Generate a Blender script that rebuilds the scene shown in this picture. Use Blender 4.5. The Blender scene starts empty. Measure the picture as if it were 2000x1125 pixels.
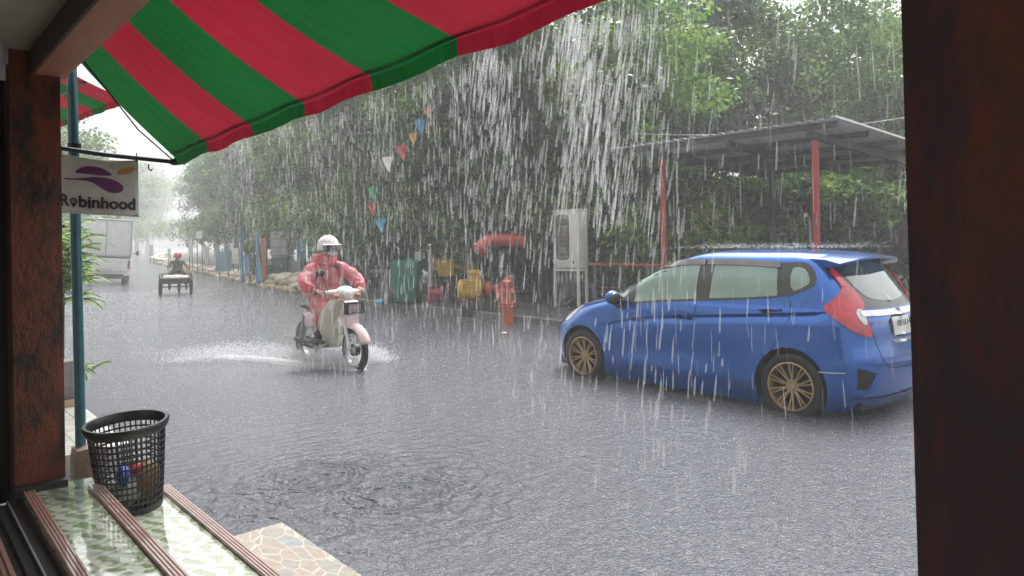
import bpy, bmesh, math, random
import numpy as np
from mathutils import Vector, Matrix, geometry
from mathutils.bvhtree import BVHTree
R = math.radians
SC = bpy.context.scene
COL = SC.collection
PI = math.pi

# ------------------------------------------------------------------ camera
YAW, ROLL, FPX, EYE = R(40.5), .014, 1450., Vector((0, 0, 1.56))
_rot = Matrix.Rotation(-YAW, 4, 'Z') @ Matrix.Rotation(PI / 2, 4, 'X') @ Matrix.Rotation(-ROLL, 4, 'Z')
cam_d = bpy.data.cameras.new('camera')
cam = bpy.data.objects.new('camera', cam_d)
COL.objects.link(cam)
cam.matrix_world = Matrix.Translation(EYE) @ _rot
cam_d.sensor_width = 36
cam_d.lens = FPX / 2000 * 36
cam_d.shift_y = -(562.5 - 470) / 2000
cam_d.clip_start = .05
cam_d.clip_end = 3000
SC.camera = cam


def at(px, py, d):
    """world point seen at a photo pixel, d metres along the view axis"""
    v = _rot.to_3x3() @ Vector(((px - 1000) / FPX, (470 - py) / FPX, -1))
    return EYE + v * d


# ------------------------------------------------------------------ mesh helpers
class MB:
    def __init__(s):
        s.v, s.f, s.m, s.cur = [], [], [], 0

    def add(s, vs, fs):
        b = len(s.v)
        s.v += [tuple(v) for v in vs]
        s.f += [tuple(i + b for i in f) for f in fs]
        s.m += [s.cur] * len(fs)
        return s

    def box(s, c, sz, rot=None, bev=0.0):
        hx, hy, hz = sz[0] / 2, sz[1] / 2, sz[2] / 2
        if bev > 0:
            bev = min(bev, hx * .9, hy * .9, hz * .9)
            bm = bmesh.new()
            bmesh.ops.create_cube(bm, size=1)
            bmesh.ops.scale(bm, vec=(sz[0], sz[1], sz[2]), verts=bm.verts)
            bmesh.ops.bevel(bm, geom=bm.edges[:], offset=bev, segments=2, profile=.7, affect='EDGES')
            bm.verts.index_update()
            vs = [v.co.copy() for v in bm.verts]
            fs = [[v.index for v in f.verts] for f in bm.faces]
            bm.free()
        else:
            vs = [Vector((x, y, z)) for x in (-hx, hx) for y in (-hy, hy) for z in (-hz, hz)]
            fs = [(0, 1, 3, 2), (4, 6, 7, 5), (0, 4, 5, 1), (2, 3, 7, 6), (0, 2, 6, 4), (1, 5, 7, 3)]
        if rot is not None:
            vs = [rot @ v for v in vs]
        return s.add([v + Vector(c) for v in vs], fs)

    def tube(s, pts, rad, n=10, cap=True, flat=1.0):
        pts = [Vector(p) for p in pts]
        if not hasattr(rad, '__len__'):
            rad = [rad] * len(pts)
        vs, fs = [], []
        up = None
        for i, p in enumerate(pts):
            t = (pts[min(i + 1, len(pts) - 1)] - pts[max(i - 1, 0)]).normalized()
            if up is None:
                up = Vector((0, 0, 1)) if abs(t.z) < .9 else Vector((1, 0, 0))
            a = t.cross(up)
            if a.length < 1e-5:
                a = t.orthogonal()
            a.normalize()
            b = a.cross(t).normalized()
            up = b
            for k in range(n):
                q = 2 * PI * k / n
                vs.append(p + (a * math.cos(q) + b * math.sin(q) * flat) * rad[i])
        for i in range(len(pts) - 1):
            for k in range(n):
                k2 = (k + 1) % n
                fs.append((i * n + k, i * n + k2, (i + 1) * n + k2, (i + 1) * n + k))
        if cap:
            fs.append(tuple(range(n - 1, -1, -1)))
            fs.append(tuple((len(pts) - 1) * n + k for k in range(n)))
        return s.add(vs, fs)

    def lathe(s, prof, n=24, mat=None, closed=False):
        """prof of (r, z) turned about Z; mat places it"""
        mat = mat or Matrix()
        vs, fs = [], []
        for r_, z in prof:
            for k in range(n):
                q = 2 * PI * k / n
                vs.append(mat @ Vector((r_ * math.cos(q), r_ * math.sin(q), z)))
        m = len(prof)
        for i in range(m if closed else m - 1):
            j = (i + 1) % m
            for k in range(n):
                k2 = (k + 1) % n
                fs.append((i * n + k, i * n + k2, j * n + k2, j * n + k))
        return s.add(vs, fs)

    def ell(s, c, r, n=14, m=9, rot=None):
        vs, fs = [], []
        for i in range(m + 1):
            th = PI * i / m
            for k in range(n):
                q = 2 * PI * k / n
                p = Vector((r[0] * math.sin(th) * math.cos(q), r[1] * math.sin(th) * math.sin(q), r[2] * math.cos(th)))
                if rot is not None:
                    p = rot @ p
                vs.append(p + Vector(c))
        for i in range(m):
            for k in range(n):
                k2 = (k + 1) % n
                fs.append((i * n + k, (i + 1) * n + k, (i + 1) * n + k2, i * n + k2))
        return s.add(vs, fs)

    def prism(s, poly, fn, d0, d1):
        """poly of 2-D points, fn(u, v, depth) -> point"""
        n = len(poly)
        vs = [fn(u, v, d0) for u, v in poly] + [fn(u, v, d1) for u, v in poly]
        tri = geometry.tessellate_polygon([[Vector((u, v, 0)) for u, v in poly]])
        fs = [tuple(t) for t in tri] + [tuple(i + n for i in reversed(t)) for t in tri]
        fs += [(i, (i + 1) % n, (i + 1) % n + n, i + n) for i in range(n)]
        return s.add(vs, fs)

    def build(s, name, mat, parent=None, smooth=None, fix=True):
        me = bpy.data.meshes.new(name)
        me.from_pydata(s.v, [], s.f)
        for m in (mat if isinstance(mat, (list, tuple)) else [mat]):
            me.materials.append(m)
        if max(s.m, default=0) > 0:
            me.polygons.foreach_set('material_index', s.m)
        if fix:
            bm = bmesh.new()
            bm.from_mesh(me)
            bmesh.ops.remove_doubles(bm, verts=bm.verts, dist=1e-5)
            bmesh.ops.recalc_face_normals(bm, faces=bm.faces)
            bm.to_mesh(me)
            bm.free()
        if smooth:
            me.shade_smooth()
            me.set_sharp_from_angle(angle=R(smooth))
        return link(name, me, parent)


def link(name, me, parent=None):
    o = bpy.data.objects.new(name, me)
    COL.objects.link(o)
    if parent is not None:
        o.parent = parent
    return o


def tag(o, label=None, cat=None, group=None, kind=None):
    if label: o['label'] = label
    if cat: o['category'] = cat
    if group: o['group'] = group
    if kind: o['kind'] = kind
    return o


def thing(name, label, cat, loc=(0, 0, 0), rz=0, group=None):
    o = bpy.data.objects.new(name, None)
    COL.objects.link(o)
    o.empty_display_size = .2
    o.location = loc
    o.rotation_euler = (0, 0, rz)
    return tag(o, label, cat, group)


def copy_tree(o, parent=None):
    c = o.copy()
    COL.objects.link(c)
    c.parent = parent
    for ch in [x for x in COL.objects if x.parent == o]:
        copy_tree(ch, c)
    return c


def raw_mesh(name, co, tris, mat, per=3, nper=None, attr=None):
    """fast mesh from numpy arrays, all faces with `per` corners"""
    me = bpy.data.meshes.new(name)
    nv, nf = len(co), len(tris)
    me.vertices.add(nv)
    me.vertices.foreach_set('co', np.asarray(co, dtype=np.float32).ravel())
    me.loops.add(nf * per)
    me.loops.foreach_set('vertex_index', np.asarray(tris, dtype=np.int32).ravel())
    me.polygons.add(nf)
    me.polygons.foreach_set('loop_start', np.arange(nf, dtype=np.int32) * per)
    me.update(calc_edges=True)
    me.materials.append(mat)
    return me


def herm(tab):
    xs = [t[0] for t in tab]; ys = [t[1] for t in tab]; n = len(xs)
    d = [(ys[i + 1] - ys[i]) / (xs[i + 1] - xs[i]) for i in range(n - 1)]
    m = [d[0]] + [0 if d[i - 1] * d[i] <= 0 else 2 * d[i - 1] * d[i] / (d[i - 1] + d[i]) for i in range(1, n - 1)] + [d[-1]]
    def f(x):
        if x <= xs[0]: return ys[0]
        if x >= xs[-1]: return ys[-1]
        i = 0
        while x > xs[i + 1]: i += 1
        h = xs[i + 1] - xs[i]; t = (x - xs[i]) / h
        return (2*t**3 - 3*t*t + 1)*ys[i] + (t**3 - 2*t*t + t)*h*m[i] + (3*t*t - 2*t**3)*ys[i+1] + (t**3 - t*t)*h*m[i+1]
    return f


def chaikin(poly, it=2, closed=True):
    for _ in range(it):
        out = []
        n = len(poly)
        if not closed: out.append(poly[0])
        for i in range(n if closed else n - 1):
            a, b = poly[i], poly[(i + 1) % n]
            out.append(tuple(.75 * a[k] + .25 * b[k] for k in range(len(a))))
            out.append(tuple(.25 * a[k] + .75 * b[k] for k in range(len(a))))
        if not closed: out.append(poly[-1])
        poly = out
    return poly


# ------------------------------------------------------------------ materials
def newmat(name):
    m = bpy.data.materials.new(name)
    m.use_nodes = True
    nt = m.node_tree
    nt.nodes.clear()
    out = nt.nodes.new('ShaderNodeOutputMaterial')
    return m, nt, out


def N(nt, typ, **kw):
    n = nt.nodes.new(typ)
    for k, v in kw.items():
        if k.startswith('i_'):
            n.inputs[k[2:].replace('_', ' ')].default_value = v
        else:
            setattr(n, k, v)
    return n


def c4(c): return (c[0], c[1], c[2], 1)


def mat(name, col, rough=.5, metal=0., col2=None, scale=6., bump=0., bscale=None, coat=0., spec=.5, stretch=(1, 1, 1),
        lo=.35, hi=.65, detail=6., trans=0., col3=None, c3=(.6, .72), c3scale=None):
    """principled with two noise-mixed tints, optional third tint in patches and a noise bump"""
    m, nt, out = newmat(name)
    b = N(nt, 'ShaderNodeBsdfPrincipled')
    b.inputs['Roughness'].default_value = rough
    b.inputs['Metallic'].default_value = metal
    b.inputs['Coat Weight'].default_value = coat
    b.inputs['Coat Roughness'].default_value = .04
    b.inputs['Specular IOR Level'].default_value = spec
    b.inputs['Transmission Weight'].default_value = trans
    tc = N(nt, 'ShaderNodeTexCoord')
    mp = N(nt, 'ShaderNodeMapping')
    mp.inputs['Scale'].default_value = stretch
    nt.links.new(tc.outputs['Object'], mp.inputs['Vector'])
    if col2 is None:
        col2 = tuple(x * .78 for x in col)
    no = N(nt, 'ShaderNodeTexNoise', i_Scale=scale, i_Detail=detail, i_Roughness=.62)
    nt.links.new(mp.outputs[0], no.inputs['Vector'])
    rp = N(nt, 'ShaderNodeValToRGB')
    rp.color_ramp.elements[0].position = lo
    rp.color_ramp.elements[1].position = hi
    rp.color_ramp.elements[0].color = c4(col)
    rp.color_ramp.elements[1].color = c4(col2)
    nt.links.new(no.outputs['Fac'], rp.inputs[0])
    last = rp.outputs[0]
    if col3 is not None:
        n3 = N(nt, 'ShaderNodeTexNoise', i_Scale=c3scale or scale * 2.3, i_Detail=8., i_Roughness=.7)
        nt.links.new(mp.outputs[0], n3.inputs['Vector'])
        r3 = N(nt, 'ShaderNodeValToRGB')
        r3.color_ramp.elements[0].position, r3.color_ramp.elements[1].position = c3
        nt.links.new(n3.outputs['Fac'], r3.inputs[0])
        mx = N(nt, 'ShaderNodeMixRGB')
        nt.links.new(r3.outputs[0], mx.inputs[0])
        nt.links.new(last, mx.inputs[1])
        mx.inputs[2].default_value = c4(col3)
        last = mx.outputs[0]
    nt.links.new(last, b.inputs['Base Color'])
    if bump:
        nb = N(nt, 'ShaderNodeTexNoise', i_Scale=bscale or scale * 5, i_Detail=5.)
        nt.links.new(mp.outputs[0], nb.inputs['Vector'])
        bp = N(nt, 'ShaderNodeBump', i_Strength=bump, i_Distance=.02)
        nt.links.new(nb.outputs['Fac'], bp.inputs['Height'])
        nt.links.new(bp.outputs[0], b.inputs['Normal'])
    nt.links.new(b.outputs[0], out.inputs[0])
    return m


def fabric_mat(name, col, transl=.5, rough=.6, var=.75, scale=3.):
    """cloth or leaf-like: reflects and lets light through"""
    m, nt, out = newmat(name)
    tc = N(nt, 'ShaderNodeTexCoord')
    no = N(nt, 'ShaderNodeTexNoise', i_Scale=scale, i_Detail=6.)
    nt.links.new(tc.outputs['Object'], no.inputs['Vector'])
    rp = N(nt, 'ShaderNodeValToRGB')
    rp.color_ramp.elements[0].position, rp.color_ramp.elements[1].position = .3, .7
    rp.color_ramp.elements[0].color = c4([x * var for x in col])
    rp.color_ramp.elements[1].color = c4(col)
    nt.links.new(no.outputs['Fac'], rp.inputs[0])
    p = N(nt, 'ShaderNodeBsdfPrincipled', i_Roughness=rough)
    t = N(nt, 'ShaderNodeBsdfTranslucent')
    nt.links.new(rp.outputs[0], p.inputs['Base Color'])
    nt.links.new(rp.outputs[0], t.inputs['Color'])
    mx = N(nt, 'ShaderNodeMixShader')
    mx.inputs[0].default_value = transl
    n2 = N(nt, 'ShaderNodeTexNoise', i_Scale=4.5, i_Detail=4.)
    mp = N(nt, 'ShaderNodeMapping'); mp.inputs['Scale'].default_value = (1, 3.5, 1)
    nt.links.new(tc.outputs['Object'], mp.inputs[0]); nt.links.new(mp.outputs[0], n2.inputs['Vector'])
    bp = N(nt, 'ShaderNodeBump', i_Strength=.55, i_Distance=.05)
    nt.links.new(n2.outputs['Fac'], bp.inputs['Height'])
    nt.links.new(bp.outputs[0], p.inputs['Normal']); nt.links.new(bp.outputs[0], t.inputs['Normal'])
    nt.links.new(p.outputs[0], mx.inputs[1])
    nt.links.new(t.outputs[0], mx.inputs[2])
    nt.links.new(mx.outputs[0], out.inputs[0])
    return m


def leaf_mat(name, dark, light, yellow, transl=.4):
    m, nt, out = newmat(name)
    g = N(nt, 'ShaderNodeNewGeometry')
    rp = N(nt, 'ShaderNodeValToRGB')
    e = rp.color_ramp.elements
    e[0].color, e[1].color = c4(dark), c4(yellow)
    e[0].position, e[1].position = .0, 1.
    mid = rp.color_ramp.elements.new(.6)
    mid.color = c4(light)
    tc = N(nt, 'ShaderNodeTexCoord')
    no = N(nt, 'ShaderNodeTexNoise', i_Scale=.55, i_Detail=2.)
    nt.links.new(tc.outputs['Object'], no.inputs['Vector'])
    m1 = N(nt, 'ShaderNodeMath', operation='MULTIPLY_ADD')
    m1.inputs[1].default_value, m1.inputs[2].default_value = 2.2, -.85
    nt.links.new(no.outputs['Fac'], m1.inputs[0])
    m2 = N(nt, 'ShaderNodeMath', operation='MULTIPLY_ADD')
    m2.inputs[1].default_value = .55
    nt.links.new(g.outputs['Random Per Island'], m2.inputs[0])
    nt.links.new(m1.outputs[0], m2.inputs[2])
    nt.links.new(m2.outputs[0], rp.inputs[0])
    p = N(nt, 'ShaderNodeBsdfPrincipled', i_Roughness=.38)
    t = N(nt, 'ShaderNodeBsdfTranslucent')
    nt.links.new(rp.outputs[0], p.inputs['Base Color'])
    nt.links.new(rp.outputs[0], t.inputs['Color'])
    mx = N(nt, 'ShaderNodeMixShader')
    mx.inputs[0].default_value = transl
    nt.links.new(p.outputs[0], mx.inputs[1])
    nt.links.new(t.outputs[0], mx.inputs[2])
    nt.links.new(mx.outputs[0], out.inputs[0])
    return m


def drop_mat(name, alpha):
    """falling water: mostly clear, whitened by the light it scatters"""
    m, nt, out = newmat(name)
    d = N(nt, 'ShaderNodeBsdfDiffuse')
    d.inputs[0].default_value = (.93, .95, .97, 1)
    t = N(nt, 'ShaderNodeBsdfTranslucent')
    t.inputs[0].default_value = (.93, .95, .97, 1)
    tr = N(nt, 'ShaderNodeBsdfTransparent')
    a = N(nt, 'ShaderNodeMixShader'); a.inputs[0].default_value = .5
    nt.links.new(d.outputs[0], a.inputs[1]); nt.links.new(t.outputs[0], a.inputs[2])
    b = N(nt, 'ShaderNodeMixShader'); b.inputs[0].default_value = alpha
    nt.links.new(tr.outputs[0], b.inputs[1]); nt.links.new(a.outputs[0], b.inputs[2])
    nt.links.new(b.outputs[0], out.inputs[0])
    return m


M = {}
M['asphalt'] = mat('wet_concrete', (.16, .155, .145), .4, col2=(.08, .08, .075), scale=3, bump=.4, bscale=40)
M['kerb'] = mat('kerb_concrete', (.2, .19, .17), .45, col2=(.09, .085, .08), scale=4, bump=.4, bscale=30)
M['soil'] = mat('wet_soil', (.06, .05, .04), .6, col2=(.03, .028, .022), scale=3, bump=.6, bscale=25)
M['black'] = mat('black_rubber', (.012, .012, .013), .5, scale=10)
M['plastic'] = mat('black_plastic', (.016, .016, .018), .33, scale=10)
M['steel'] = mat('galvanised', (.45, .46, .47), .35, .8, scale=8)
M['chrome'] = mat('chrome', (.75, .76, .78), .12, 1., scale=8)
M['white'] = mat('white_paint', (.78, .79, .78), .3, col2=(.66, .67, .65), scale=5, coat=.3)
M['cream'] = mat('cream_plastic', (.74, .71, .62), .25, col2=(.64, .61, .53), scale=5, coat=.4)
M['pinkp'] = mat('pale_pink_plastic', (.72, .55, .57), .25, col2=(.65, .49, .5), scale=5, coat=.4)
M['rust'] = mat('rusty_red_paint', (.20, .05, .02), .5, col2=(.11, .028, .014), scale=5, bump=.5, bscale=35, stretch=(1.3, 1.3, .75),
                col3=(.010, .008, .008), c3=(.46, .60), c3scale=4)
M['rustdark'] = mat('dark_rusty_paint', (.17, .08, .065), .6, col2=(.08, .068, .085), scale=3, bump=.4, bscale=30, stretch=(1.6, 1.6, .5),
                    col3=(.38, .10, .045), c3=(.5, .68), c3scale=6)
M['beam'] = mat('stained_timber', (.52, .21, .11), .6, col2=(.36, .15, .08), scale=3, bump=.3, bscale=30, stretch=(2, .4, 2), col3=(.04, .02, .015), c3=(.64, .7), c3scale=6)
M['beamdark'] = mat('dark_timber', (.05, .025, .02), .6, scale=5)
M['ceil'] = mat('aged_ceiling', (.42, .38, .33), .8, col2=(.3, .27, .23), scale=3, col3=(.1, .08, .06), c3=(.66, .74), c3scale=14)
M['wallp'] = mat('inner_plaster', (.6, .52, .45), .8, scale=2)
M['facade'] = mat('facade_plaster', (.5, .46, .4), .8, scale=2)
M['teal'] = mat('teal_paint', (.025, .12, .15), .3, col2=(.015, .075, .095), scale=9, coat=.3, bump=.15)
M['dkmetal'] = mat('dark_metal', (.02, .024, .026), .4, .4, scale=10)
M['redpost'] = mat('red_post_paint', (.42, .045, .035), .45, col2=(.25, .03, .025), scale=5, bump=.2)
M['roofmetal'] = mat('roof_sheet', (.62, .63, .66), .5, .0, col2=(.5, .51, .54), scale=3)
M['purlin'] = mat('purlin_steel', (.06, .06, .068), .55, .2, scale=6)
M['cabinet'] = mat('cabinet_paint', (.78, .77, .71), .4, col2=(.68, .67, .61), scale=3, col3=(.28, .24, .18), c3=(.68, .78), c3scale=9)
M['cabwin'] = mat('meter_window', (.25, .27, .25), .1, col2=(.2, .22, .2), scale=4, coat=1)
M['greybut'] = mat('meter_grey', (.12, .12, .12), .4, scale=5)
M['redbut'] = mat('meter_red', (.4, .1, .07), .4, scale=5)
M['yellow'] = mat('yellow_enamel', (.62, .39, .02), .35, col2=(.42, .26, .02), scale=7, bump=.2, coat=.3, col3=(.12, .07, .03), c3=(.62, .75), c3scale=9)
M['redpipe'] = mat('red_pipe_paint', (.5, .085, .055), .35, col2=(.36, .06, .04), scale=6, coat=.3, bump=.1)
M['orpipe'] = mat('orange_pipe_paint', (.6, .15, .06), .4, col2=(.45, .11, .05), scale=6, coat=.3, col3=(.5, .35, .3), c3=(.6, .75))
M['crimson'] = mat('crimson_valve', (.36, .03, .05), .4, scale=6)
M['binG'] = mat('green_bin', (.012, .2, .115), .4, col2=(.01, .15, .09), scale=4)
M['binD'] = mat('dark_green_bin', (.012, .1, .075), .4, scale=4)
M['greenp'] = mat('green_panel', (.04, .36, .15), .5, scale=4)
M['bluep'] = mat('blue_post', (.06, .22, .4), .5, scale=4)
M['skyb'] = mat('light_blue', (.1, .4, .6), .5, scale=4)
M['orangep'] = mat('orange_post', (.45, .16, .08), .5, scale=4)
M['board'] = mat('grey_board', (.5, .5, .5), .6, scale=4)
M['bluebox'] = mat('blue_grey_box', (.2, .33, .4), .5, scale=4)
M['bag'] = mat('sandbag_weave', (.74, .70, .60), .8, col2=(.52, .46, .36), scale=5, bump=.5, bscale=30)
M['bag2'] = mat('sandbag_tan', (.5, .4, .25), .8, col2=(.38, .29, .17), scale=5, bump=.5, bscale=30)
M['bark'] = mat('wet_bark', (.045, .036, .03), .6, col2=(.022, .018, .016), scale=6, bump=.8, bscale=18, stretch=(1, 1, .35))
M['leafA'] = leaf_mat('leaves_mid', (.022, .06, .014), (.13, .25, .05), (.32, .44, .09))
M['leafB'] = leaf_mat('leaves_bright', (.04, .11, .018), (.20, .37, .05), (.45, .58, .10))
M['leafC'] = leaf_mat('leaves_dark', (.012, .034, .013), (.06, .125, .035), (.16, .25, .06))
M['leafD'] = leaf_mat('leaves_feathery', (.12, .22, .05), (.3, .46, .11), (.45, .6, .18), .5)
M['rain'] = drop_mat('rain_water', .15)
M['runoff'] = drop_mat('runoff_water', .13)
M['spray'] = drop_mat('spray_water', .55)
M['skin'] = mat('skin', (.38, .2, .13), .5, scale=8)
M['cloth'] = mat('dark_clothing', (.06, .05, .055), .7, scale=9, bump=.3)
M['camo'] = mat('patterned_shirt', (.16, .17, .12), .8, col2=(.07, .08, .055), scale=9, lo=.48, hi=.52)
M['pink'] = mat('pink_helmet', (.75, .07, .17), .25, scale=5, coat=.6)
M['silver'] = mat('silver_helmet', (.68, .66, .67), .2, col2=(.6, .58, .6), scale=3, coat=.6)
M['red_awn'] = fabric_mat('red_canvas', (.25, .010, .024), .38, .7, .72, 2.)
M['grn_awn'] = fabric_mat('green_canvas', (.003, .082, .015), .38, .7, .72, 2.)
M['banner'] = mat('vinyl_banner', (.56, .55, .52), .5, col2=(.44, .43, .4), scale=7, col3=(.12, .1, .085), c3=(.62, .76), c3scale=11, bump=.2, bscale=8)
EXPO, HAZE = 1.14, .0052
# ------------------------------------------------------------------ world, sun
w = bpy.data.worlds.new('World'); SC.world = w; w.use_nodes = True
nt = w.node_tree; nt.nodes.clear()
sky = N(nt, 'ShaderNodeTexSky', sky_type='NISHITA', sun_disc=False, sun_elevation=R(62), sun_rotation=R(60), air_density=1.2, dust_density=6., ozone_density=1.)
hs = N(nt, 'ShaderNodeHueSaturation', i_Saturation=.12)
bgn = N(nt, 'ShaderNodeBackground', i_Strength=.15)
wo = N(nt, 'ShaderNodeOutputWorld')
nt.links.new(sky.outputs[0], hs.inputs['Color']); nt.links.new(hs.outputs[0], bgn.inputs[0]); nt.links.new(bgn.outputs[0], wo.inputs[0])
sd = bpy.data.lights.new('sun', 'SUN'); sd.energy = 1.5; sd.angle = R(25); sd.color = (1, .98, .95)
so = bpy.data.objects.new('sun', sd); COL.objects.link(so)
so.rotation_euler = Vector((-math.sin(R(60)) * math.cos(R(62)), -math.cos(R(60)) * math.cos(R(62)), -math.sin(R(62)))).to_track_quat('-Z', 'Y').to_euler()
SC.view_settings.view_transform = 'Standard'; SC.view_settings.look = 'None'; SC.view_settings.exposure = EXPO
SC.view_settings.gamma = 1
cy = SC.cycles
cy.max_bounces = 8; cy.diffuse_bounces = 4; cy.glossy_bounces = 3; cy.transmission_bounces = 4; cy.transparent_max_bounces = 24
cy.volume_bounces = 2; cy.use_denoising = True; cy.caustics_reflective = False; cy.caustics_refractive = False

# haze: one closed box round everything
hz = MB().box((60, 100, 8.0), (360, 420, 20.4)).build('haze', None)
m, nt, out = newmat('rain_haze')
pv = N(nt, 'ShaderNodeVolumePrincipled', i_Density=HAZE, i_Anisotropy=.0)
pv.inputs['Color'].default_value = (.96, .975, .985, 1)
nt.links.new(pv.outputs[0], out.inputs['Volume'])
hz.data.materials.clear(); hz.data.materials.append(m)
tag(hz, 'pale rain haze filling the street', 'haze', kind='stuff')

# ------------------------------------------------------------------ flood water over the road
m, nt, out = newmat('flood_water')
geo = N(nt, 'ShaderNodeNewGeometry')
b = N(nt, 'ShaderNodeBsdfPrincipled', i_Roughness=.12)
b.inputs['IOR'].default_value = 1.38
n0 = N(nt, 'ShaderNodeTexNoise', i_Scale=.35, i_Detail=4.)
nt.links.new(geo.outputs['Position'], n0.inputs['Vector'])
rp = N(nt, 'ShaderNodeValToRGB')
rp.color_ramp.elements[0].color = (.068, .075, .088, 1); rp.color_ramp.elements[1].color = (.112, .12, .134, 1)
nt.links.new(n0.outputs['Fac'], rp.inputs[0]); # specks: splash bubbles, plus ripple-glint contrast put into the colour
nsp = N(nt, 'ShaderNodeTexNoise', i_Scale=46., i_Detail=4., i_Roughness=.7); nt.links.new(geo.outputs['Position'], nsp.inputs['Vector'])
rsp = N(nt, 'ShaderNodeValToRGB'); rsp.color_ramp.elements[0].position, rsp.color_ramp.elements[1].position = .32, .68
rsp.color_ramp.elements[0].color, rsp.color_ramp.elements[1].color = (.68, .68, .69, 1), (1.3, 1.3, 1.3, 1)
nt.links.new(nsp.outputs['Fac'], rsp.inputs[0])
mxs = N(nt, 'ShaderNodeMixRGB', blend_type='MULTIPLY'); mxs.inputs[0].default_value = 1
nt.links.new(rp.outputs[0], mxs.inputs[1]); nt.links.new(rsp.outputs[0], mxs.inputs[2]); nt.links.new(mxs.outputs[0], b.inputs['Base Color'])
def noise_h(scale, amp, st=(1, 1, 1), detail=2.):
    mp = N(nt, 'ShaderNodeMapping'); mp.inputs['Scale'].default_value = st
    nt.links.new(geo.outputs['Position'], mp.inputs['Vector'])
    n = N(nt, 'ShaderNodeTexNoise', i_Scale=scale, i_Detail=detail, i_Roughness=.6)
    nt.links.new(mp.outputs[0], n.inputs['Vector'])
    a = N(nt, 'ShaderNodeMath', operation='MULTIPLY'); a.inputs[1].default_value = amp
    nt.links.new(n.outputs['Fac'], a.inputs[0])
    return a.outputs[0]
def addh(a, c):
    q = N(nt, 'ShaderNodeMath', operation='ADD'); nt.links.new(a, q.inputs[0]); nt.links.new(c, q.inputs[1]); return q.outputs[0]
# rain-pelted chop in patches, calmer elsewhere
h = noise_h(38, .017, detail=3.)
h = addh(h, noise_h(9, .018))
# drop rings: voronoi cells give many small pocks
vo = N(nt, 'ShaderNodeTexVoronoi', i_Scale=16.); nt.links.new(geo.outputs['Position'], vo.inputs['Vector'])
vs_ = N(nt, 'ShaderNodeMath', operation='SINE'); vm = N(nt, 'ShaderNodeMath', operation='MULTIPLY'); vm.inputs[1].default_value = 22
nt.links.new(vo.outputs['Distance'], vm.inputs[0]); nt.links.new(vm.outputs[0], vs_.inputs[0])
va = N(nt, 'ShaderNodeMath', operation='MULTIPLY'); va.inputs[1].default_value = .0016; nt.links.new(vs_.outputs[0], va.inputs[0])
h = addh(h, va.outputs[0])
# spreading rings where the runoff lands
def ring(cx, cy_, k, fall, amp):
    v = N(nt, 'ShaderNodeVectorMath', operation='DISTANCE'); v.inputs[1].default_value = (cx, cy_, 0)
    wob = N(nt, 'ShaderNodeVectorMath', operation='ADD')
    nn = N(nt, 'ShaderNodeTexNoise', i_Scale=4., i_Detail=4.); nt.links.new(geo.outputs['Position'], nn.inputs['Vector'])
    sc = N(nt, 'ShaderNodeVectorMath', operation='SCALE'); sc.inputs['Scale'].default_value = .33
    nt.links.new(nn.outputs['Color'], sc.inputs[0]); nt.links.new(geo.outputs['Position'], wob.inputs[0]); nt.links.new(sc.outputs[0], wob.inputs[1])
    nt.links.new(wob.outputs[0], v.inputs[0])
    s1 = N(nt, 'ShaderNodeMath', operation='MULTIPLY'); s1.inputs[1].default_value = k
    s2 = N(nt, 'ShaderNodeMath', operation='SINE')
    e1 = N(nt, 'ShaderNodeMath', operation='MULTIPLY'); e1.inputs[1].default_value = -fall
    e2 = N(nt, 'ShaderNodeMath', operation='EXPONENT')
    p = N(nt, 'ShaderNodeMath', operation='MULTIPLY'); q = N(nt, 'ShaderNodeMath', operation='MULTIPLY'); q.inputs[1].default_value = amp
    nt.links.new(v.outputs['Value'], s1.inputs[0]); nt.links.new(s1.outputs[0], s2.inputs[0])
    nt.links.new(v.outputs['Value'], e1.inputs[0]); nt.links.new(e1.outputs[0], e2.inputs[0])
    nt.links.new(s2.outputs[0], p.inputs[0]); nt.links.new(e2.outputs[0], p.inputs[1]); nt.links.new(p.outputs[0], q.inputs[0])
    return q.outputs[0]
for a in ((2.55, 4.1, 48, 2.7, .040), (1.85, 4.6, 58, 2.6, .024), (2.75, 4.4, 66, 3.0, .022), (2.2, 3.5, 56, 2.6, .008), (2.35, 4.75, 66, 2.8, .03)):
    h = addh(h, ring(*a))
# current combing round the step
def masked(hh, cx, cy_, fall):
    v = N(nt, 'ShaderNodeVectorMath', operation='DISTANCE'); v.inputs[1].default_value = (cx, cy_, 0); nt.links.new(geo.outputs['Position'], v.inputs[0])
    e1 = N(nt, 'ShaderNodeMath', operation='MULTIPLY'); e1.inputs[1].default_value = -fall; nt.links.new(v.outputs['Value'], e1.inputs[0])
    e2 = N(nt, 'ShaderNodeMath', operation='EXPONENT'); nt.links.new(e1.outputs[0], e2.inputs[0])
    p = N(nt, 'ShaderNodeMath', operation='MULTIPLY'); nt.links.new(e2.outputs[0], p.inputs[0]); nt.links.new(hh, p.inputs[1]); return p.outputs[0]
mpw = N(nt, 'ShaderNodeMapping'); mpw.inputs['Rotation'].default_value = (0, 0, R(38)); mpw.inputs['Scale'].default_value = (2.2, 10, 1)
nt.links.new(geo.outputs['Position'], mpw.inputs['Vector'])
nw = N(nt, 'ShaderNodeTexNoise', i_Scale=1.3, i_Detail=3.); nt.links.new(mpw.outputs[0], nw.inputs['Vector'])
aw_ = N(nt, 'ShaderNodeMath', operation='MULTIPLY'); aw_.inputs[1].default_value = .11; nt.links.new(nw.outputs['Fac'], aw_.inputs[0])
h = addh(h, masked(aw_.outputs[0], 1.7, 5.2, .95))
bp = N(nt, 'ShaderNodeBump', i_Strength=1., i_Distance=1.)
nt.links.new(h, bp.inputs['Height']); nt.links.new(bp.outputs[0], b.inputs['Normal'])
nt.links.new(b.outputs[0], out.inputs[0])
M['water'] = m
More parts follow.
